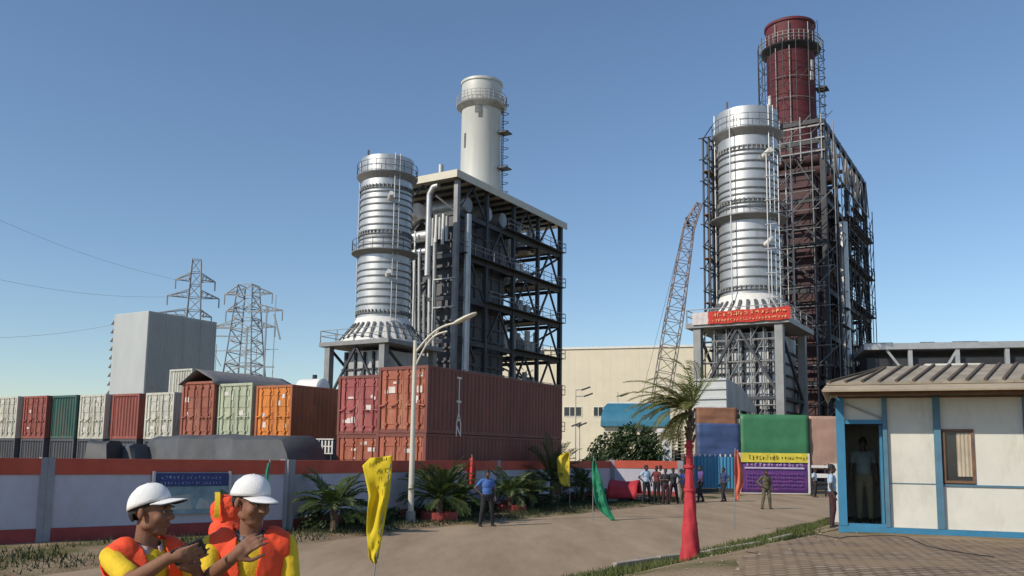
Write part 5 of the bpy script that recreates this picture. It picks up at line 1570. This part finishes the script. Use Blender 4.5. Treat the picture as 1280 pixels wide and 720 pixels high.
# ---------------------------------------------------------------- people
def ell(c, r, n=12, rot=None):
    vs, fs = [], []
    c = Vector(c)
    for j in range(n + 1):
        th = math.pi * j / n
        for i in range(n):
            ph = 2 * math.pi * i / n
            v = Vector((r[0] * math.sin(th) * math.cos(ph), r[1] * math.sin(th) * math.sin(ph), r[2] * math.cos(th)))
            if rot: v = rot @ v
            vs.append(c + v)
    for j in range(n):
        for i in range(n):
            fs.append((j * n + i, j * n + (i + 1) % n, (j + 1) * n + (i + 1) % n, (j + 1) * n + i))
    return vs, fs
class Body:
    def __init__(s): s.e = []
    def E(s, c, r, rot=None): s.e.append(('e', Vector(c), r, rot)); return s
    def C(s, p, q, a, b=None): s.e.append(('c', Vector(p), Vector(q), a, a if b is None else b)); return s
    def mesh(s, inflate=0.0):
        b = MB()
        for e in s.e:
            if e[0] == 'e':
                v, f = ell(e[1], [k + inflate for k in e[2]], 16, e[3]); b.add(v, f)
            else:
                _, p, q, r1, r2 = e; L = (q - p).length; n = max(2, int(L / .02)); n = min(n, 14)
                b.tube(p, q, r1 + inflate, r2 + inflate, 14)
                for c, r_ in ((p, r1), (q, r2)):
                    v, f = ell(c, [r_ + inflate] * 3, 12); b.add(v, f)
        me = bpy.data.meshes.new('tmp'); me.from_pydata([tuple(v) for v in b.v], [], b.f)
        bm = bmesh.new(); bm.from_mesh(me); bmesh.ops.remove_doubles(bm, verts=bm.verts, dist=1e-5); bmesh.ops.recalc_face_normals(bm, faces=bm.faces); bm.to_mesh(me); bm.free()
        return me
def fuse(me, vox, smooth=4, keep=None, thick=0.0, wrinkle=0.0, wsize=.08):
    o = bpy.data.objects.new('tmp', me); COL.objects.link(o)
    m = o.modifiers.new('r', 'REMESH'); m.mode = 'VOXEL'; m.voxel_size = vox; m.adaptivity = 0
    if smooth:
        m = o.modifiers.new('s', 'SMOOTH'); m.factor = .5; m.iterations = smooth
    if wrinkle:
        tx = bpy.data.textures.new('folds', 'CLOUDS'); tx.noise_scale = wsize; tx.noise_depth = 2
        m = o.modifiers.new('d', 'DISPLACE'); m.texture = tx; m.strength = wrinkle; m.mid_level = .5
    bpy.context.view_layer.update()
    out = bpy.data.meshes.new_from_object(o.evaluated_get(bpy.context.evaluated_depsgraph_get()))
    bpy.data.objects.remove(o)
    if keep:
        bm = bmesh.new(); bm.from_mesh(out)
        bmesh.ops.delete(bm, geom=[f for f in bm.faces if not keep(f.calc_center_median())], context='FACES')
        bm.to_mesh(out); bm.free()
    return out
def limbs(D):
    """default joints of a standing adult 1.72 m tall that faces -Y"""
    J = dict(pel=(0, .0, .93), waist=(0, .0, 1.08), chest=(0, 0, 1.27), neck=(0, .02, 1.42), head=(0, -.02, 1.60),
             shl=(.175, .01, 1.385), shr=(-.175, .01, 1.385), ell=(.24, .04, 1.12), elr=(-.24, .04, 1.12), wrl=(.25, -.05, .88), wrr=(-.25, -.05, .88),
             hil=(.09, 0, .90), hir=(-.09, 0, .90), knl=(.10, -.03, .49), knr=(-.10, -.03, .49), anl=(.11, .02, .085), anr=(-.11, .02, .085))
    J.update(D); return {k: Vector(v) for k, v in J.items()}
def head_mat(J, yaw, pitch, roll=0): return Matrix.Translation(J['head']) @ Matrix.Rotation(R(yaw), 4, 'Z') @ Matrix.Rotation(R(pitch), 4, 'X') @ Matrix.Rotation(R(roll), 4, 'Y')
def add_head(B, Hm, fine):
    rot = Hm.to_3x3()
    def E(c, r): B.E(Hm @ Vector(c), r, rot)
    def C(p, q, a, b): B.C(Hm @ Vector(p), Hm @ Vector(q), a, b)
    E((0, .018, .035), (.074, .092, .083)); E((0, -.025, -.03), (.062, .064, .082)); E((0, -.04, -.088), (.042, .042, .028)); E((0, -.066, -.10), (.02, .018, .016))
    for s in (-1, 1): E((s * .077, .012, -.012), (.010, .017, .027)); E((s * .036, -.058, -.03), (.026, .026, .026)); E((s * .043, -.008, -.068), (.018, .036, .022))
    C((0, -.082, .012), (0, -.106, -.026), .010, .014)
    for s in (-1, 1): E((s * .012, -.094, -.03), (.009, .012, .008))
    E((0, -.076, .022), (.05, .016, .010))
    E((0, -.083, -.056), (.023, .013, .007)); E((0, -.081, -.068), (.02, .013, .008))
def add_hand(B, w, d, n, side, curl=.5, thumb=.6, scale=1.0, spread=.05):
    """palm, four jointed fingers and a thumb; d towards the fingertips, n out of the palm"""
    d = d.normalized(); n = (n - d * n.dot(d)).normalized(); s = d.cross(n) * side; k = scale
    B.C(w, w + d * .05 * k, .026, .027)
    for o in (-.025, -.008, .01, .027): B.C(w + d * .035 * k + s * o * .8, w + d * .088 * k + s * o, .015, .0115)
    for i, (o, L) in enumerate(((.031, .070), (.011, .080), (-.009, .074), (-.029, .057))):
        p = w + d * .09 * k + s * o; a = 0; dd = (d + s * o * spread / .03).normalized()
        for j, f in enumerate((.45, .32, .25)):
            a += curl * (.6, 1.0, .8)[j] * (1 + .08 * i); v = (dd * math.cos(a) + n * math.sin(a)); q = p + v * L * f * 1.1 * k
            B.C(p, q, .0082 - .0008 * j, .0077 - .0009 * j); p = q
    p = w + d * .028 * k + s * .028
    v1 = (d * .62 + s * .62 + n * .45 * thumb).normalized(); q = p + v1 * .048 * k; B.C(p, q, .0135, .0105)
    v2 = (d * .85 + s * .12 + n * .55 * thumb).normalized(); q2 = q + v2 * .034 * k; B.C(q, q2, .0100, .0088); B.C(q2, q2 + v2 * .022 * k, .0088, .0078)
def person(label, loc, yaw, J={}, h=1.72, skin='skin_d', shirt=None, trousers=None, hair='hair', hyaw=0, hpitch=6, vox=.014, hands=None, sleeve=.55, shirt_name='shirt', build=1.0, fine=False, group=None, shoes=True, hat=None):
    J = limbs(J); T = thing('person', label, 'person', loc, yaw, group); sc = h / 1.72
    B = Body(); bw = build
    tors = Body()
    tors.E(J['pel'], (.155 * bw, .108 * bw, .13)); tors.E(J['waist'], (.142 * bw, .10 * bw, .16)); tors.E(J['chest'], (.162 * bw, .108 * bw, .17))
    tors.C(J['shl'] * .80 + J['neck'] * .20 + Vector((0, 0, -.022)), J['shr'] * .80 + J['neck'] * .20 + Vector((0, 0, -.022)), .062); tors.C(J['neck'] + Vector((0, .01, -.06)), J['shl'] * .6 + J['neck'] * .4, .06, .055); tors.C(J['neck'] + Vector((0, .01, -.06)), J['shr'] * .6 + J['neck'] * .4, .06, .055)
    arms, legs = Body(), Body()
    for s in 'lr':
        arms.C(J['sh' + s], J['el' + s], .050 * bw, .040); arms.C(J['el' + s], J['wr' + s], .040, .027)
        legs.C(J['hi' + s], J['kn' + s], .082 * bw, .056); legs.C(J['kn' + s], J['kn' + s].lerp(J['an' + s], .35) + Vector((0, .012, 0)), .054, .054); legs.C(J['kn' + s].lerp(J['an' + s], .35) + Vector((0, .012, 0)), J['an' + s], .053, .036)
    foot = Body()
    for s in 'lr':
        a = J['an' + s]; fd = Vector((.10 if s == 'l' else -.10, -1, 0)).normalized()
        foot.C(a + Vector((0, .03, -.045)), a + fd * .15 + Vector((0, 0, -.05)), .038, .034); foot.C(a, a + Vector((0, 0, -.04)), .04, .04)
    B.e += tors.e + arms.e + legs.e + foot.e
    B.C(J['neck'] + Vector((0, .0, -.02)), J['head'] + Vector((0, .025, -.06)), .056, .052)
    Hm = head_mat(J, hyaw, hpitch); add_head(B, Hm, fine)
    for s in 'lr':
        hd = (hands or {}).get(s)
        d = (J['wr' + s] - J['el' + s]); side = 1 if s == 'l' else -1
        if hd: add_hand(B, J['wr' + s], Vector(hd['d']), Vector(hd['n']), hd.get('side', side), hd.get('curl', .5), hd.get('thumb', .6))
        else: add_hand(B, J['wr' + s], d, Vector((-side, -.3, 0)), -side if False else side, .45)
    scl = Matrix.Diagonal((sc, sc, sc, 1))
    def put(me, name, m, sm=True, par=None):
        me.transform(scl); return link(name, me, M[m] if isinstance(m, str) else m, par or T, sm)
    body = put(fuse(B.mesh(), vox, 3 if fine else 2), 'body', skin, 70)
    if shirt:
        S = Body(); S.e += tors.e
        for s in 'lr': S.C(J['sh' + s], J['sh' + s].lerp(J['el' + s], sleeve) if sleeve < 1 else J['el' + s], .046 * bw, .046)
        if sleeve >= 1:
            for s in 'lr': S.C(J['el' + s], J['el' + s].lerp(J['wr' + s], sleeve - 1), .045, .036)
        put(fuse(S.mesh(.006 if fine else .012), vox, 3, keep=lambda c: c.z > .80 and not (c.z > 1.375 and c.x ** 2 + (c.y - .012) ** 2 < .073 ** 2), wrinkle=.012 if fine else 0), shirt_name, shirt, 70)
    if trousers:
        S = Body(); S.E(J['pel'], (.155 * bw, .108 * bw, .12)); S.e += legs.e
        put(fuse(S.mesh(.016), vox, 3, keep=lambda c: c.z < .985 and c.z > .06), 'trousers', trousers, 70)
    if shoes:
        put(fuse(foot.mesh(.008), vox, 2, keep=lambda c: c.z < .12), 'shoes', 'black', 70)
    if hair:
        S = Body(); rot = Hm.to_3x3(); S.E(Hm @ Vector((0, .022, .036)), (.077, .092, .086), rot); S.E(Hm @ Vector((0, .05, -.005)), (.066, .06, .07), rot)
        inv_ = Hm.inverted()
        def kh(c): q = inv_ @ c; return q.z > .045 - .55 * max(0, q.y + .055) and q.y > -.075 if q.y < .06 else q.z > -.055
        put(fuse(S.mesh(.002 if fine else .006), vox, 2, keep=kh), 'hair', hair, 70)
    T['_j'] = 0; del T['_j']
    return T, J, Hm, tors, scl, arms

# --- the two capped men in the foreground and the hooded worker behind them
def cap(T, Hm, scl, label_mat='cap_white', bend=.35, tilt=0):
    Hm = Hm @ Matrix.Translation((0, .03, .04)) @ Matrix.Rotation(R(tilt), 4, 'X') @ Matrix.Translation((0, -.03, -.04))
    b = MB(); rows = []
    for j in range(11):
        th = R(89.9) * j / 10
        rows.append([Vector((.0865 * math.cos(th) ** .9 * math.cos(2 * math.pi * i / 28), .1035 * math.cos(th) ** .9 * math.sin(2 * math.pi * i / 28) + .020, .024 + (-.020 * math.sin(2 * math.pi * i / 28) - .002) * (1 - j / 10) + .100 * math.sin(th) ** .96)) * (1 + .022 * noise.noise((i * .9, j * .6, 4))) for i in range(29)])
    b.grid(rows); b.lathe([(.007, .1225), (.005, .1265), (.001, .127)], (0, .018, 0), 10)
    me_o = b.build('cap', M[label_mat], T, smooth=60); me_o.data.transform(scl @ Hm); solid(me_o, .004)
    b = MB(); rows = []
    for j in range(7):
        t = j / 6; row = []
        for i in range(15):
            a = R(-62 + 124 * i / 14); x = math.sin(a) * (.088 - .012 * t); y = -.100 * math.cos(a) * 1 + .018 - t * .092 * math.cos(a) ** .8
            row.append(Vector((x, y, .041 - 3.0 * x * x - t * .012)))
        rows.append(row)
    b.grid(rows); br = b.build('brim', M[label_mat], me_o, smooth=60); br.data.transform(scl @ Hm); solid(br, .005)
    b2 = MB(); rows2 = [[p + Vector((0, 0, -.0045)) for p in row] for row in rows]; b2.grid(rows2)
    u = b2.build('brim_lining', M['under'], me_o); u.data.transform(scl @ Hm); solid(u, .002)
    return me_o
M['eye_white'] = mat('eye_white', (.30, .27, .24), .4); M['lip'] = mat('lip', (.22, .085, .065), .5)
def face_bits(T, Hm, scl):
    rot = Hm.to_3x3()
    for nm, m, parts in (('eyes', 'eye_white', [((s * .031, -.0815, .000), (.0115, .007, .006)) for s in (-1, 1)]), ('pupils', 'black', [((s * .031, -.0865, .000), (.005, .004, .0052)) for s in (-1, 1)]),
                         ('eyebrows', 'hair', [((s * .033, -.087, .021), (.018, .006, .0035)) for s in (-1, 1)]), ('lips', 'lip', [((0, -.089, -.056), (.021, .009, .0045)), ((0, -.087, -.066), (.018, .009, .006))])):
        b = MB()
        for c, r_ in parts: v, f = ell(Vector(c), r_, 10); b.add([Hm @ p for p in v], f)
        o = b.build(nm, M[m], T, smooth=60); o.data.transform(scl)
def vest(T, J, tors, scl, vee=.5):
    S = Body(); S.e += tors.e
    nz_ = J['neck'].z
    def k(c):
        if c.z < .80: return False
        if c.z > 1.38 and c.x ** 2 + (c.y - .012) ** 2 < .085 ** 2: return False
        if abs(c.x) > .186 and c.z > 1.10: return False
        if c.y < 0 and c.z > nz_ - .33 and abs(c.x) < .012 + (c.z - nz_ + .33) * .15: return False
        if c.y >= 0 and c.z > nz_ - .02 and abs(c.x) < .07: return False
        return True
    me = fuse(S.mesh(.022), .007, 4, keep=k, wrinkle=.013, wsize=.09); me.transform(scl)
    return solid(link('safety_vest', me, M['vest'], T, 70), .006)
def collar(T, J, scl, m):
    b = MB(); rows = []
    for j in range(4):
        t = j / 3; rows.append([Vector((.066 + .018 * t, 0, 0)) * math.cos(a) + Vector((0, .066 + .02 * t, 0)) * math.sin(a) + J['neck'] + Vector((0, -.012, .038 - .036 * t - .028 * max(0, -math.sin(a)) )) for a in [R(-70 + 320 * i / 24) for i in range(25)]])
    b.grid(rows); o = b.build('collar', m, T, smooth=60); o.data.transform(scl); solid(o, .004)

def stand(px, py, d, hz, yaw, h):   # where a person must stand for the head centre to be at a given photo point
    hp = P(px, py, d); return hp
M['collar_pale'] = mat('pale_pink_collar', (.58, .42, .40), .85); M['collar_check'] = mat('dark_checked_collar', (.10, .09, .11), .85, 0, .6, 90, col2=(.30, .28, .28))
M['jeans'] = mat('dark_trousers', (.03, .035, .06), .9)

def fg_person(label, hp, yaw, h, arms_w, hands_w, hyaw, hpitch, **k):
    sc = h / 1.72; rot = Matrix.Rotation(yaw, 3, 'Z')
    hl = Vector((0, -.02, 1.60)) * sc
    root = hp - rot @ hl
    root.z = hp.z - hl.z
    inv_ = lambda p: (rot.transposed() @ (Vector(p) - root)) / sc
    Jd = {n: tuple(inv_(p)) for n, p in arms_w.items()}
    H = {}
    for s, v in hands_w.items():
        H[s] = dict(d=rot.transposed() @ Vector(v['d']), n=rot.transposed() @ Vector(v['n']), curl=v.get('curl', .5), thumb=v.get('thumb', .6), side=v.get('side', 1 if s == 'l' else -1))
    return person(label, root, yaw, Jd, h, hands=H, hyaw=hyaw, hpitch=hpitch, vox=.0062, fine=True, hair='hair', **k)

hpL = P(190, 638, 4.25); yL = R(52)
TL, JL, HL, toL, scl, _ = fg_person('man in a white cap and orange-red vest seen in profile, holding up a phone', hpL, yL, 1.70,
    dict(elr=P(166, 726, 3.96), wrr=P(212, 697, 3.92), ell=P(262, 752, 4.30), wrl=P(246, 716, 4.12)),
    dict(r=dict(d=(1, .05, .22), n=(.1, .9, .3), curl=.42, side=-1), l=dict(d=(-.2, -.4, .9), n=(-.8, .5, .2), curl=.75)), 30, 2,
    skin='skin_a', shirt='yellow_shirt', trousers='jeans', sleeve=.80, build=1.0)
cap(TL, HL, scl, tilt=-10); face_bits(TL, HL, scl); vest(TL, JL, toL, scl); collar(TL, JL, scl, M['collar_pale'])
hpR = P(315, 626, 4.4); yR = R(14)
TR, JR, HR, toR, scl, _ = fg_person('man in a white cap and orange-red vest looking down, one hand raised to his chest', hpR, yR, 1.74,
    dict(elr=P(258, 724, 4.22), wrr=P(291, 697, 4.02), ell=P(362, 730, 4.42), wrl=P(352, 780, 4.28)),
    dict(r=dict(d=(.75, -.05, .62), n=(.2, .9, -.2), curl=.45, side=-1)), 40, 12,
    skin='skin_a', shirt='yellow_shirt', trousers='jeans', sleeve=.80, build=1.03)
cap(TR, HR, scl, tilt=-1); face_bits(TR, HR, scl); vest(TR, JR, toR, scl); collar(TR, JR, scl, M['collar_check'])
# phone held by the left man
ph = P(236, 690, 3.93)
b = MB(); b.box((-.036, -.005, -.07), (.036, .005, .07)); o = bevel(b.build('phone', M['black']), .004); o.location = ph; o.rotation_euler = (R(20), R(65), R(40))
tag(o, 'black phone held up by the capped man in profile', 'phone')
# third worker: head under an orange hood, back turned
hp3 = P(283, 645, 5.4)
T3, J3, H3, to3, scl3, _ = fg_person('worker in an orange hooded jacket with yellow trim, back turned, behind the capped men', hp3, R(190), 1.70, {}, {}, 10, 8,
    skin='skin_a', shirt='vest', trousers='jeans', sleeve=1.9, shirt_name='jacket')
S = Body(); rot = H3.to_3x3(); S.E(H3 @ Vector((0, .02, .02)), (.092, .108, .108), rot); S.E(H3 @ Vector((0, .05, -.10)), (.10, .09, .09), rot)
i3 = H3.inverted()
me = fuse(S.mesh(.0), .008, 3, keep=lambda c: (i3 @ c).y > -.06, wrinkle=.03, wsize=.05); me.transform(scl3); solid(link('hood', me, M['vest'], T3, 70), .006)
b = MB(); 
b.grid([[H3 @ Vector((x, .02 + .117 * math.cos(R(a)) * 1.0 if True else 0, .02 + .12 * math.sin(R(a)))) for a in range(-20, 100, 12)] for x in (.045, .06, .075)])
o = b.build('hood_trim', M['yellow_shirt'], T3); o.data.transform(scl3); solid(o, .006)

# --- a thin cable lying on the ground before the hut
cpts = []
for px, py in ((905, 676), (960, 673), (1030, 671), (1060, 672), (1100, 671), (1130, 672), (1146, 679), (1160, 685), (1195, 691), (1250, 699)):
    q = G(px, py, .7)
    for _ in range(4): q = G(px + 3 * math.sin(px * .05), py, max(0, gz(q.x, q.y)))
    cpts.append(Vector((q.x, q.y, gz(q.x, q.y) + .018)))
cp2 = []
for i in range(len(cpts) - 1):
    p0, p1, p2, p3 = cpts[max(0, i - 1)], cpts[i], cpts[i + 1], cpts[min(len(cpts) - 1, i + 2)]
    for k in range(6):
        t = k / 6; q = .5 * ((2 * p1) + (p2 - p0) * t + (2 * p0 - 5 * p1 + 4 * p2 - p3) * t * t + (3 * p1 - p0 - 3 * p2 + p3) * t ** 3); q.z = gz(q.x, q.y) + .02; cp2.append(q)
cpts = cp2
b = MB(cpts[0]); b.path(cpts, .007, 6); o = b.build('cable', M['black']); o.location = cpts[0]
tag(o, 'thin dark cable lying across the ground in front of the hut', 'cable')
# --- people along the road
def walker(label, px, py, d, yaw, h, shirt, trousers, J={}, **k):
    p = P(px, py, d); p.z = max(0.0, gz(p.x, p.y))
    return person(label, p, R(yaw), J, h, shirt=shirt, trousers=trousers, **k)
M['sh_blue'] = mat('blue_shirt', (.06, .14, .40), .85); M['sh_light'] = mat('light_blue_shirt', (.38, .52, .66), .85); M['sh_white'] = mat('white_shirt', (.62, .60, .58), .85)
M['sh_maroon'] = mat('maroon_shirt', (.14, .03, .035), .85); M['sh_dark'] = mat('dark_shirt', (.03, .03, .04), .85); M['sh_navy'] = mat('navy_shirt', (.03, .045, .13), .85)
M['sh_violet'] = mat('violet_shirt', (.12, .06, .22), .85); M['tr_dark'] = mat('black_trousers', (.018, .018, .022), .9); M['tr_khaki'] = mat('khaki_trousers', (.16, .13, .08), .9)
M['camo'] = mat('camouflage_cloth', (.045, .05, .025), .9, 0, .3, 9, col2=(.17, .14, .09)); M['tr_maroon'] = mat('dark_maroon_trousers', (.05, .018, .025), .9)
hip = dict(elr=(-.36, .08, 1.16), wrr=(-.20, -.06, .98)); hipl = dict(ell=(.36, .08, 1.16), wrl=(.20, -.06, .98))
step = dict(knl=(.10, -.16, .50), anl=(.10, -.20, .085), knr=(-.10, .02, .48), anr=(-.10, .20, .10))
astr = dict(knl=(.15, -.03, .49), anl=(.20, .02, .085), knr=(-.15, -.03, .49), anr=(-.20, .02, .085))
walker('man in a blue shirt and dark trousers by the small red flag', 608, 660, 28.0, 20, 1.76, 'sh_blue', 'tr_dark', {**hip, **astr})
walker('man in a light blue top by the red covered cart', 808, 632, 42, 30, 1.80, 'sh_light', 'tr_dark', {**astr, **hip}, hyaw=25)
walker('person in maroon standing behind the man in light blue near the cart', 821, 629, 44, -40, 1.74, 'sh_maroon', 'tr_dark', hip)
walker('person in dark clothes in the middle of the group near the red cart', 832, 630, 43, 10, 1.70, 'sh_dark', 'tr_maroon', dict(elr=(-.27, .05, 1.15), wrr=(-.05, -.20, 1.18), ell=(.27, .05, 1.15), wrl=(.06, -.20, 1.14)), hyaw=-35)
walker('person in a white shirt half hidden in the group near the red cart', 826, 625, 46.5, 160, 1.76, 'sh_white', 'tr_dark', {})
walker('person in maroon trousers at the right end of the group near the red cart', 842, 629, 43.5, -15, 1.74, 'sh_dark', 'tr_maroon', {**astr, **hipl}, hyaw=40, hpitch=15)
walker('person in a blue shirt standing just left of the red trunk wrap', 852, 627, 44.5, 60, 1.68, 'sh_blue', 'tr_khaki', hipl)
walker('person in a violet shirt half hidden by the red trunk wrap', 861, 627, 45, 20, 1.72, 'sh_violet', 'tr_maroon', {})
walker('man in a violet-blue shirt walking before the blue fence, right of the red trunk wrap', 876, 626, 45.5, -70, 1.84, 'sh_violet', 'tr_dark', {**step, 'elr': (-.25, .16, 1.14), 'wrr': (-.26, .22, .90), 'ell': (.25, -.10, 1.13), 'wrl': (.24, -.28, .98)})
walker('man in navy blue striding beside the salmon flag', 905, 625, 46, -60, 1.76, 'sh_navy', 'tr_dark', {**step, **hipl})
walker('soldier in camouflage uniform standing on the road before the purple banner', 958, 631, 39.5, 15, 1.78, 'camo', 'camo', {**hip, **astr}, sleeve=1.9)
walker('person in a pale blue top standing at the end of the purple banner', 1019, 613, 52.5, 60, 1.74, 'sh_light', 'tr_dark', {})
walker('person in a light blue shirt leaning at the left corner of the hut', 1041, 645, 25.0, 70, 1.76, 'sh_light', 'tr_maroon', {**hipl})
p = HB + hu * .50 + hv * 1.05; p.z = HB.z + .10
person('guard in a grey-green shirt and khaki trousers standing inside the dark hut doorway', p, R(-18), {}, 1.76, shirt=mat('grey_green_shirt', (.16, .18, .17), .85), trousers='tr_khaki')
